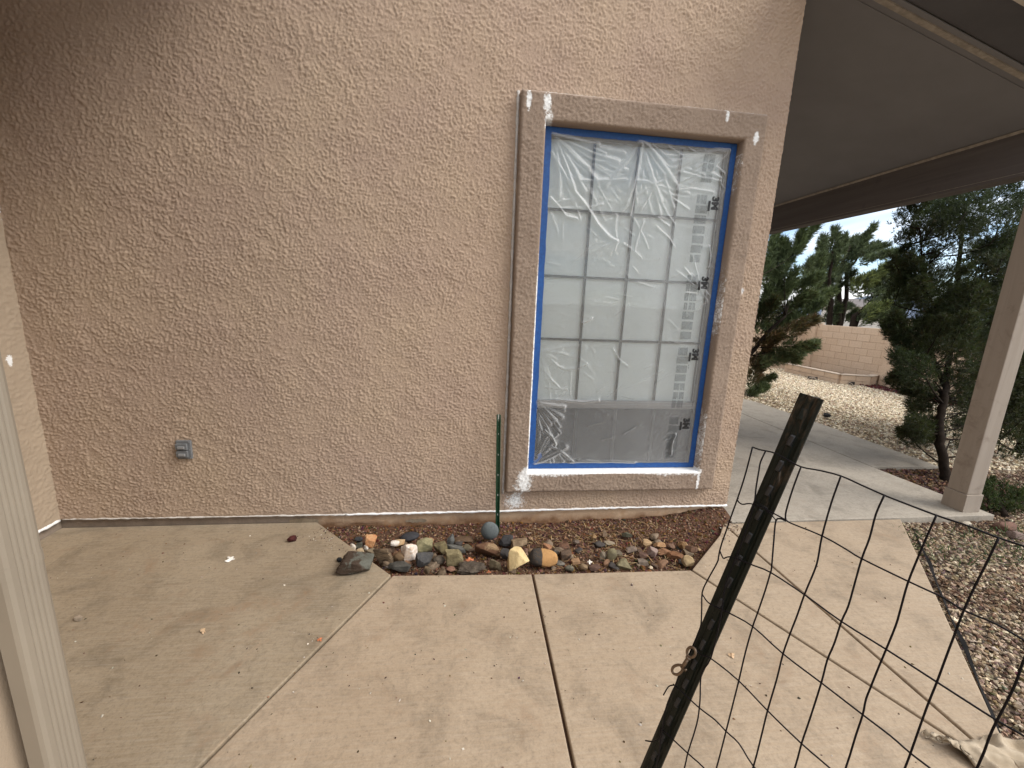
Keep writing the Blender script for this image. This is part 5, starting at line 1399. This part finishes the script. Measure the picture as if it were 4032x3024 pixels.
def tree(name, label, base, depth, plumes, trunks, rjit, seed, group=None, cat='tree', leaf_len=.075, leaf_w=.016, per_m=70, leaves=9, spread=.65, extra=0, limb_r=.5):
    """plumes: (x0,y0,x1,y1,width_px,col,col2[,density]) drawn at about 'depth'; jittered through the crown's volume"""
    g = np.random.default_rng(seed)
    root = empty(name, tuple(base)); tag(root, label, cat, group)
    paths = []; limbs = []
    s = depth / F_PX
    for k, pl_ in enumerate(plumes):
        x0, y0, x1, y1, w, c1, c2 = pl_[:7]; dn = pl_[7] if len(pl_) > 7 else 1.0
        d0 = depth + g.normal() * rjit * .5; d1 = d0 + g.normal() * rjit * .5
        a, b = dep(x0, y0, d0), dep(x1, y1, d1)
        p = bez(a, b, g.normal(size=3) * .05 * np.linalg.norm(b - a))
        paths.append((p, w * s, c1, c2, dn)); limbs.append((a, b))
    for k in range(extra):          # the far side of the crown, seen from elsewhere
        x0, y0, x1, y1, w, c1, c2 = plumes[g.integers(0, len(plumes))][:7]
        d0 = depth + abs(g.normal()) * rjit * 1.1 + rjit * .4
        a, b = dep(x0, y0, d0), dep(x1, y1, d0 + g.normal() * rjit * .4)
        b = a + (b - a) * .85
        paths.append((bez(a, b, g.normal(size=3) * .05), w * s, c1, c2, .7)); limbs.append((a, b))
    obj_of('crown', plume_mesh(paths, seed, leaf_len, leaf_w, per_m, leaves, spread), M['foliage'], root)
    tb = MB()
    for tr in trunks:
        pts, r0, r1 = tr; pts = smooth_pts(pts, 5); n = len(pts)
        tb.tube([p + g.normal(size=3) * r0 * .12 for p in pts], [r0 + (r1 - r0) * i / (n - 1) for i in range(n)], 8)
    tb.build('trunk', M['bark'], root, smooth=True)
    # limbs from the nearest trunk point out to each plume
    tp_ = np.array([p for tr in trunks for p in smooth_pts(tr[0], 5)])
    lb = MB()
    for a, b in limbs:
        d = np.linalg.norm(tp_ - a, axis=1) + 2.0 * np.clip(tp_[:, 2] - a[2], 0, None)
        q = tp_[np.argmin(d)]
        L = np.linalg.norm(a - q)
        lb.tube(list(bez(q, a, (0, 0, -.06 * L), 5))[:-1] + list(bez(a, b, (0, 0, 0), 4)), [x * limb_r for x in (.020, .016, .013, .011, .010, .008, .006, .004)], 5)
    lb.build('limb', M['bark'], root, smooth=True)
    return root

# near juniper just past the house corner
JB = onZ(2880, 1560, -.06)
Q4 = lambda x, y: (2932 + x * .4728, 850 + y * .4728)
def pq(x0, y0, x1, y1, w, c1, c2, d=1.0): a = Q4(x0, y0); b = Q4(x1, y1); return (*a, *b, w * .4728 * .74, c1, c2, d * 1.15)
J1 = [pq(330, 430, 610, 60, 42, GRN, GRN2, 1.5), pq(400, 330, 490, 80, 28, GRN, GRN2, 1.3), pq(270, 560, 320, 205, 40, GRN, GRN2, 1.3), pq(330, 520, 350, 235, 25, GRN, GRN2), pq(180, 520, 268, 130, 40, GRN, GRN2, 1.2), pq(190, 640, 240, 330, 40, GRN, GRN2, 1.2),
      pq(300, 700, 430, 450, 50, GRN, GRN2), pq(150, 800, 300, 480, 80, GRN, DK, 1.3), pq(200, 760, 420, 560, 80, GRN, BRN, 1.3), pq(260, 860, 560, 640, 75, GRN, BRN, 1.4), pq(330, 930, 640, 720, 70, GRN, GRN2, 1.4), pq(420, 760, 730, 630, 55, GRN, YG, 1.4), pq(400, 640, 620, 500, 60, GRN, GRN2, 1.3),
      pq(120, 900, 260, 700, 90, DK, BRN, 1.2), pq(180, 980, 420, 820, 80, GRN, BRN, 1.3), pq(330, 1010, 600, 860, 70, BRN, GRN, 1.2), pq(300, 1090, 580, 1090, 45, GRN, BRN, 1.2), pq(380, 1170, 590, 1060, 50, GRN, GRN2, 1.3), pq(200, 1130, 430, 1200, 70, GRN, BRN, 1.3), pq(90, 1100, 300, 1000, 90, BRN, DK, 1.3),
      pq(60, 1280, 220, 1120, 90, BRN, DK, 1.3), pq(40, 1400, 130, 1250, 80, BRN, GRN, 1.1), pq(30, 1440, 235, 1345, 26, GRN, GRN2), pq(20, 1500, 180, 1420, 26, GRN, DK, .9), pq(100, 1250, 330, 1180, 60, GRN, BRN, 1.1), pq(-40, 900, 120, 500, 90, GRN, DK), pq(-60, 1200, 60, 800, 90, GRN, BRN), pq(90, 1000, 200, 600, 80, GRN, DK)]
jb2 = dep(2960, 1080, 8.4)
tree('juniper', 'green juniper with upswept plumes beside the house corner', JB, depth_of(JB) + .2, J1, [([JB + np.array([0, 0, -.05]), JB + np.array([.05, .02, .9]), JB + np.array([.1, 0, 2.1])], .085, .03), ([JB + np.array([0, .03, .1]), JB + np.array([.4, .1, .9]), JB + np.array([.8, 0, 1.5])], .055, .02)],
     .38, 51, 'junipers and cypresses in the yard', leaf_len=.085, leaf_w=.012, per_m=300, leaves=12, spread=.5, extra=10)

# cypress with twin trunks beyond the wall, and its neighbours
CD = 16.0
GRN3, GRN4 = (.112, .142, .070), (.054, .074, .038)
T2 = [pq(600, 480, 660, 180, 60, GRN3, GRN4, 1.2), pq(690, 420, 760, 110, 50, GRN3, GRN4, 1.2), pq(740, 400, 825, 175, 45, GRN3, GRN4), pq(560, 620, 640, 330, 80, GRN, GRN4, 1.3), pq(640, 640, 770, 300, 90, GRN, GRN4, 1.5), pq(500, 520, 560, 370, 45, GRN3, GRN4), pq(520, 640, 700, 520, 80, GRN3, GRN4, 1.2), pq(640, 800, 720, 600, 70, GRN3, GRN4, .9), pq(560, 760, 680, 660, 60, GRN3, GRN4, .9), pq(700, 560, 820, 440, 60, GRN3, DK)]
tb0 = dep(*Q4(720, 900), CD)
b0 = np.array([tb0[0], tb0[1], -.5])
tree('cypress', 'mid green cypress with several pointed tops behind the block wall', b0, CD, T2, [([b0, dep(*Q4(715, 780), CD), dep(*Q4(700, 560), CD), dep(*Q4(740, 300), CD)], .12, .03)], .6, 52, 'junipers and cypresses in the yard', leaf_len=.17, leaf_w=.026, per_m=120, leaves=12, spread=.5, extra=6)
T3 = [pq(880, 330, 1075, 90, 35, GRN3, GRN4, 1.2), pq(830, 330, 930, 190, 60, GRN3, GRN4, 1.3), pq(900, 320, 1000, 180, 50, GRN3, GRN4, 1.2), pq(800, 480, 900, 330, 70, GRN4, DK, 1.2), pq(930, 330, 1100, 240, 35, GRN3, GRN4), pq(980, 320, 1180, 250, 25, GRN3, GRN4), pq(960, 400, 1150, 330, 30, GRN3, GRN4), pq(800, 600, 900, 480, 55, GRN4, DK, 1.0),
      pq(720, 640, 800, 560, 40, GRN4, DK, .8), pq(690, 820, 780, 770, 45, GRN4, GRN3), pq(760, 780, 870, 750, 40, GRN4, GRN3), pq(670, 890, 760, 850, 50, GRN4, DK), pq(840, 880, 930, 800, 30, GRN4, GRN3, .8), pq(860, 620, 930, 560, 30, GRN4, GRN3, .7)]
t0 = dep(*Q4(790, 915), CD + 1); b0 = np.array([t0[0], t0[1], -.5])
tree('cypress', 'dark twin-trunked cypress with open wind-swept crown behind the wall', b0, CD + 1, T3, [([b0, dep(*Q4(770, 880), CD + 1), dep(*Q4(785, 600), CD + 1), dep(*Q4(800, 420), CD + 1), dep(*Q4(880, 250), CD + 1)], .16, .04), ([b0 + np.array([.05, 0, .3]), dep(*Q4(800, 870), CD + 1), dep(*Q4(845, 690), CD + 1), dep(*Q4(850, 480), CD + 1), dep(*Q4(960, 330), CD + 1)], .13, .03)],
     .6, 53, 'junipers and cypresses in the yard', leaf_len=.17, leaf_w=.026, per_m=120, leaves=12, spread=.5, extra=5)
T4 = [pq(1000, 560, 1180, 430, 60, YG, GRN3, 1.2), pq(1050, 620, 1269, 480, 80, YG, GRN3, 1.5), pq(900, 560, 1050, 500, 40, YG, GRN3), pq(1120, 470, 1269, 390, 50, YG, GRN3), pq(1100, 340, 1269, 300, 28, GRN3, GRN4), pq(920, 640, 1100, 560, 60, YG, GRN4, 1.2), pq(990, 700, 1269, 600, 80, GRN3, GRN4, 1.4), pq(960, 830, 1180, 740, 70, YG, GRN3, 1.4), pq(940, 890, 1150, 840, 60, GRN3, GRN4, 1.3), pq(1100, 860, 1330, 760, 90, GRN4, DK, 1.4), pq(1180, 700, 1400, 620, 90, GRN4, DK, 1.2), pq(1150, 560, 1380, 420, 90, GRN3, DK, 1.2), pq(1100, 900, 1300, 880, 60, GRN4, DK)]
t0 = dep(*Q4(905, 920), CD - 1); b0 = np.array([t0[0], t0[1], -.5])
tree('cypress', 'yellow-green cypress with spreading boughs behind the wall', b0, CD - 1, T4, [([b0, dep(*Q4(905, 880), CD - 1), dep(*Q4(920, 830), CD - 1), dep(*Q4(1020, 740), CD - 1), dep(*Q4(1150, 600), CD - 1)], .12, .03), ([b0 + np.array([.1, 0, .2]), dep(*Q4(945, 865), CD - 1), dep(*Q4(1100, 780), CD - 1)], .08, .03)],
     .6, 54, 'junipers and cypresses in the yard', leaf_len=.16, leaf_w=.025, per_m=130, leaves=12, spread=.5, extra=6)

# big dark juniper beside the patio post
DB0 = np.array([4.52, .56, -.04]); DD = depth_of(DB0) + .35
Q6 = lambda x, y: (3432 + x * .4728, 1200 + y * .4728)
def pd(x0, y0, x1, y1, w, c1=DK, c2=DK2, d=1.0): return (x0, y0, x1, y1, w, c1, c2, d)
DKG = (.038, .056, .026); DKB = (.070, .044, .020)
TJ = [pd(3560, 880, 3660, 745, 45, DKG), pd(3620, 900, 3730, 760, 40, DKG), pd(3680, 860, 3790, 735, 45, DKG), pd(3760, 900, 3880, 730, 70, DKG), pd(3840, 860, 4000, 720, 70, DKG), pd(3900, 960, 4060, 760, 90, DKG), pd(3600, 1010, 3700, 880, 70, DKG), pd(3530, 960, 3600, 900, 28, DKG), pd(3540, 1060, 3570, 970, 30, DKG), pd(3700, 1000, 3850, 880, 80), pd(3820, 1080, 4000, 930, 100),
      pd(3570, 1130, 3680, 1000, 70), pd(3640, 1180, 3800, 1050, 90), pd(3760, 1220, 3960, 1080, 110), pd(3560, 1250, 3650, 1120, 70), pd(3520, 1200, 3560, 1080, 45, (.045, .062, .024)), pd(3640, 1330, 3780, 1200, 90, DK, DKB), pd(3740, 1380, 3920, 1250, 100, DK, DKB), pd(3570, 1380, 3640, 1250, 60), pd(3540, 1330, 3500, 1280, 40), pd(3620, 1450, 3530, 1330, 50, DKG), pd(3640, 1480, 3520, 1390, 55, DKG), pd(3650, 1420, 3540, 1440, 55, DKG, DK), pd(3680, 1500, 3520, 1480, 45, DK, DKB), pd(3650, 1560, 3500, 1500, 30, DK, DKB, .8),
      pd(3700, 1450, 3830, 1350, 80, DK, DKB), pd(3720, 1540, 3860, 1450, 70, DK, DKB), pd(3690, 1540, 3560, 1540, 35, DK, DKB, .7), pd(3680, 1570, 3590, 1600, 28, DK, DKB, .7), pd(3730, 1600, 3850, 1560, 50, DK, DKB, .7), pd(3690, 1660, 3560, 1700, 22, DK, DKB, .5), pd(3690, 1700, 3580, 1690, 22, DK, DKB, .5), pd(3730, 1680, 3830, 1660, 35, DK, DKB, .6), pd(3870, 1300, 4060, 1100, 120, DK, DKB), pd(3860, 1450, 4060, 1250, 120, DK, DKB), pd(3880, 1600, 4060, 1450, 110, DK, DKB, .8), pd(3930, 1740, 4080, 1600, 90, DK, DKB, .8)]
gT = np.random.default_rng(9)
for _ in range(24):
    x_, y_ = gT.uniform(3610, 4010), gT.uniform(800, 1500); TJ.append(pd(x_, y_ + 60, x_ + gT.uniform(-70, 90), y_ - gT.uniform(30, 110), 75, DK if gT.random() < .6 else DKG, DKB, .9))
for _ in range(22):
    x_, y_ = gT.uniform(3560, 3860), gT.uniform(1480, 1760); sg = -1 if x_ < 3715 else 1
    TJ.append(pd(x_, y_, x_ + sg * gT.uniform(20, 90), y_ + gT.uniform(-50, 30), 34, DK, DKB, .55))
for _ in range(11):
    x_, y_ = gT.uniform(3500, 3700), gT.uniform(1000, 1350); TJ.append(pd(x_ + 60, y_ + 60, x_, y_ - gT.uniform(0, 60), 45, DKG, DKB, .9))
trk = [DB0 + np.array([0, 0, -.06]), dep(3722, 1880, DD - .35), dep(3705, 1750, DD - .3), dep(3700, 1650, DD - .25), dep(3722, 1550, DD - .2), dep(3727, 1480, DD), dep(3760, 1300, DD), dep(3775, 1050, DD + .05), dep(3800, 820, DD + .1)]
tree('juniper', 'big dark juniper with bare lower trunk beside the patio post', DB0, DD, TJ, [(trk, .042, .015), ([dep(3722, 1520, DD - .1), dep(3690, 1450, DD), dep(3650, 1330, DD), dep(3640, 1150, DD), dep(3620, 900, DD - .1)], .026, .006), ([dep(3750, 1330, DD), dep(3840, 1150, DD + .1), dep(3930, 900, DD + .1)], .02, .006), ([dep(3722, 1560, DD - .1), dep(3670, 1520, DD), dep(3600, 1490, DD)], .018, .006), ([dep(3700, 1700, DD - .25), dep(3660, 1712, DD - .2), dep(3600, 1705, DD - .1)], .010, .004)],
     .38, 55, 'junipers and cypresses in the yard', leaf_len=.045, leaf_w=.0065, per_m=620, leaves=11, spread=.7, extra=14)
# ground-hugging juniper right of the post
GB = onZ(3960, 2030, -.03)
GJ = [pd(3900, 2040, 3880, 1900, 40, (.05, .075, .022), DK), pd(3940, 2050, 3950, 1900, 45, (.05, .075, .022), DK), pd(3980, 2060, 4010, 1920, 50, (.05, .075, .022), DK), pd(3920, 2060, 3990, 1990, 45, (.055, .075, .022), DK), pd(4000, 2050, 4080, 1960, 50, (.05, .075, .022), DK), pd(3960, 2080, 4050, 2040, 40, (.05, .06, .02), BRN), pd(3890, 1990, 3900, 1880, 30, (.05, .075, .022), DK)]
tree('low_juniper', 'low spreading green juniper at the foot of the post', GB, depth_of(GB) + .12, GJ, [([GB, GB + np.array([.05, .1, .06]), GB + np.array([.1, .2, .1])], .02, .01)], .18, 56, None, 'shrub', leaf_len=.030, leaf_w=.006, per_m=420, leaves=10, extra=4)
# bigger dark juniper further right behind the post
RB = np.array([6.6, 1.3, -.05]); RD = depth_of(RB)
RJ = [pd(3880 + g3.uniform(0, 200), 1900 - g3.uniform(0, 500), 3880 + g3.uniform(30, 260), 1500 - g3.uniform(0, 700), 90, DK, DKB) for _ in range(16)]
tree('juniper', 'dark juniper standing behind the patio post at the right edge', RB, RD, RJ, [([RB, RB + np.array([.05, 0, 1.0]), RB + np.array([.1, .1, 2.4])], .06, .02)], .4, 57, 'junipers and cypresses in the yard', leaf_len=.07, leaf_w=.011, per_m=260, leaves=10, extra=10)

# grass in the gravel at the right
def gr_z(x, y): return -.05
cgx = onZ(3930, 2150, -.05)
go = straws('green_grass', 480, (cgx[0] - .75, cgx[0] + .7, cgx[1] - .22, cgx[1] + .18), gr_z, (.03, .07), [(.05, .10, .025), (.07, .12, .035), (.04, .08, .02)], M['foliage'], 8, 1.2, .0022)
tag(go, 'low green weeds growing in the gravel at the right edge', 'grass', kind='stuff')
stone((3900, 2050, 3992, 2095), 'long reddish edging stone in the gravel near the post', (.19, .10, .07), None, 'plain', 90, zb=-.05, dr=.5, rnds=.4)
stone((3955, 2085, 4040, 2125), 'pinkish grey flat stone at the right edge of the picture', (.22, .155, .13), None, 'plain', 91, zb=-.05, dr=.5)
stone((3790, 2052, 3818, 2072), 'small white stone beside the patio slab edge', (.70, .62, .50), None, 'plain', 92, zb=-.045)
stone((3238, 1626, 3268, 1642), 'small black rock on the pale gravel behind the steel post', (.02, .02, .02), None, 'plain', 93, zb=-.05)
# black weed fabric peeking out beside the slab edge
M['fabric'] = simple('black_weed_fabric', (.012, .011, .011), .85, .3, 30, .5, 90, Specular_IOR_Level=.1)
fab = MB(); 
for k in range(16):
    t_ = k / 15; a = np.array([1.90, -1.62]) + (np.array([3.26, -.20]) - np.array([1.90, -1.62])) * t_; nn = np.array([.70, -.71])
    w = .006 + .014 * abs(math.sin(k * 2.1 + .4)); q0 = a + nn * .012; q1 = a + nn * (.012 + w)
    fab.v += [(q0[0], q0[1], -.022), (q1[0], q1[1], -.030 - .01 * math.sin(k))]
fab.f = [(2 * k, 2 * k + 1, 2 * k + 3, 2 * k + 2) for k in range(15)]
fo = fab.build('weed_fabric', M['fabric'], None, recalc=False)
tag(fo, 'strip of black weed fabric showing along the walkway edge', 'fabric')
sm = fo.modifiers.new('thick', 'SOLIDIFY'); sm.thickness = .002

# ------------------------------------------------------------------ cloth lying at the lower right
def m_cloth():
    t = NT('burlap_cloth')
    wv = t.math('ADD', t.noise(1.0, 2, .6, vec=t.mapping(scale=(900, 90, 90))), t.noise(1.0, 2, .6, vec=t.mapping(scale=(90, 900, 90))))
    c = t.mix(t.ramp(t.noise(14, 4), (.35, 0.0), (.7, 1.0)), (.36, .29, .205), (.47, .39, .29))
    c = t.mix(t.ramp(t.noise(40, 4, .7), (.62, 0.0), (.72, .5)), c, (.25, .18, .12))
    return t.finish(t.bsdf(c, .95, t.bump(wv, .4, .002)))
M['cloth'] = m_cloth()
corner = [onZ(3625, 2895, .002), onZ(3705, 2935, .002), onZ(3740, 2925, .002), onZ(3800, 2925, .002), onZ(3850, 2930, .002), onZ(3870, 2905, .002), onZ(3925, 2915, .002), onZ(4040, 2950, .002)]
edge = np.array([c[:2] for c in corner])
n_u, n_v = 70, 46
V = []
for j in range(n_v):
    tv = j / (n_v - 1)
    for i in range(n_u):
        tu = i / (n_u - 1) * (len(edge) - 1); k = min(int(tu), len(edge) - 2); p = edge[k] + (edge[k + 1] - edge[k]) * (tu - k)
        q = np.array([p[0] * .9 + .27, p[1]]) + np.array([.02 * math.sin(i * .7), -.30]) * tv
        q = q if tv > 0 else p
        q = p + (q - p) * tv ** .8
        x, y = q
        w = vnoise(np.array([x * 34, y * 34, 1.0]), 3, 1.0); w2 = vnoise(np.array([x * 95, y * 85, 2.0]), 5, 1.0)
        z = .006 + .030 * sstep(0, .25, tv) * (1 - abs(float(w))) ** 1.5 + .006 * float(w2) * min(1, tv * 6) + .004
        rag = .012 * math.sin(i * 1.9 + j * .6) * (1 if (j > n_v - 6 or i < 4 or i > n_u - 5) else 0)
        V.append((x + rag, y + rag * .8, max(.003, float(z))))
V = np.array(V); I = np.arange(len(V)).reshape(n_v, n_u)
co_ = obj_of('cloth', arrays_to_mesh('cloth', V, np.stack([I[:-1, :-1], I[:-1, 1:], I[1:, 1:], I[1:, :-1]], -1).reshape(-1, 4), smooth=True), M['cloth'])
tag(co_, 'crumpled beige burlap cloth on the walkway at the lower right corner', 'cloth')
sm = co_.modifiers.new('thick', 'SOLIDIFY'); sm.thickness = .003

# ------------------------------------------------------------------ far things
M['hill'] = simple('far_hill', (.10, .13, .19), .95, .15, .002)
hv = []; hn = 160
for i in range(hn):
    a = math.radians(-20 + 150 * i / (hn - 1)); R_ = 4200
    h = 95 + 45 * math.sin(a * 9) + 28 * math.sin(a * 23 + 1) + 12 * math.sin(a * 61)
    for (rr, zz) in ((R_ - 700, -20), (R_ - 250, h * .55), (R_, h), (R_ + 900, -20)): hv.append((rr * math.sin(a), rr * math.cos(a), zz))
hf = [(4 * i + k, 4 * i + 4 + k, 4 * i + 5 + k, 4 * i + 1 + k) for i in range(hn - 1) for k in range(3)]
ho = obj_of('hills', arrays_to_mesh('hills', np.array(hv), np.array(hf), smooth=True), M['hill'])
tag(ho, 'blue distant hills on the horizon beyond the trees', 'hills', kind='structure')
M['far_wall'] = simple('far_house_wall', (.62, .58, .53), .9, .05, 3); M['far_roof'] = simple('far_house_roof', (.16, .14, .135), .9, .1, 2); M['far_glass'] = simple('far_window', (.05, .06, .07), .3, .1, 3)
fh = dep(3362, 1235, 62.0); fz = fh[2]
hroot = empty('far_house', (fh[0], fh[1], fz - 2.2)); tag(hroot, 'pale house with grey roof far beyond the wall between the trees', 'house')
tw = CAM - fh; tw[2] = 0; tw /= np.linalg.norm(tw); sw = np.array([-tw[1], tw[0], 0]); 
def hbox(u0, u1, d0, d1, z0, z1, name, m, par):
    q = [fh + sw * a + tw * b for a, b in ((u0, d0), (u1, d0), (u1, d1), (u0, d1))]
    return MB().prism([(p[0], p[1]) for p in q], z0, z1).build(name, m, par)
hbox(-4, 4, -6, 0, fz - 3.5, fz + 1.0, 'wall', M['far_wall'], hroot)
rf = MB(); 
base = [fh + sw * a + tw * b for a, b in ((-4.6, -6.6), (4.6, -6.6), (4.6, .6), (-4.6, .6))]; rid = [fh + sw * a + tw * -3 for a in (-2.4, 2.4)]
rf.add([(p[0], p[1], fz + 1.02) for p in base] + [(p[0], p[1], fz + 2.3) for p in rid], [(0, 1, 2, 3), (0, 4, 5, 1), (2, 5, 4, 3), (1, 5, 2), (3, 4, 0)]); rf.build('roof', M['far_roof'], hroot)
for u in (-2.4, 0.2, 2.2): hbox(u, u + .9, .002, .03, fz - .6, fz + .4, 'window', M['far_glass'], hroot)
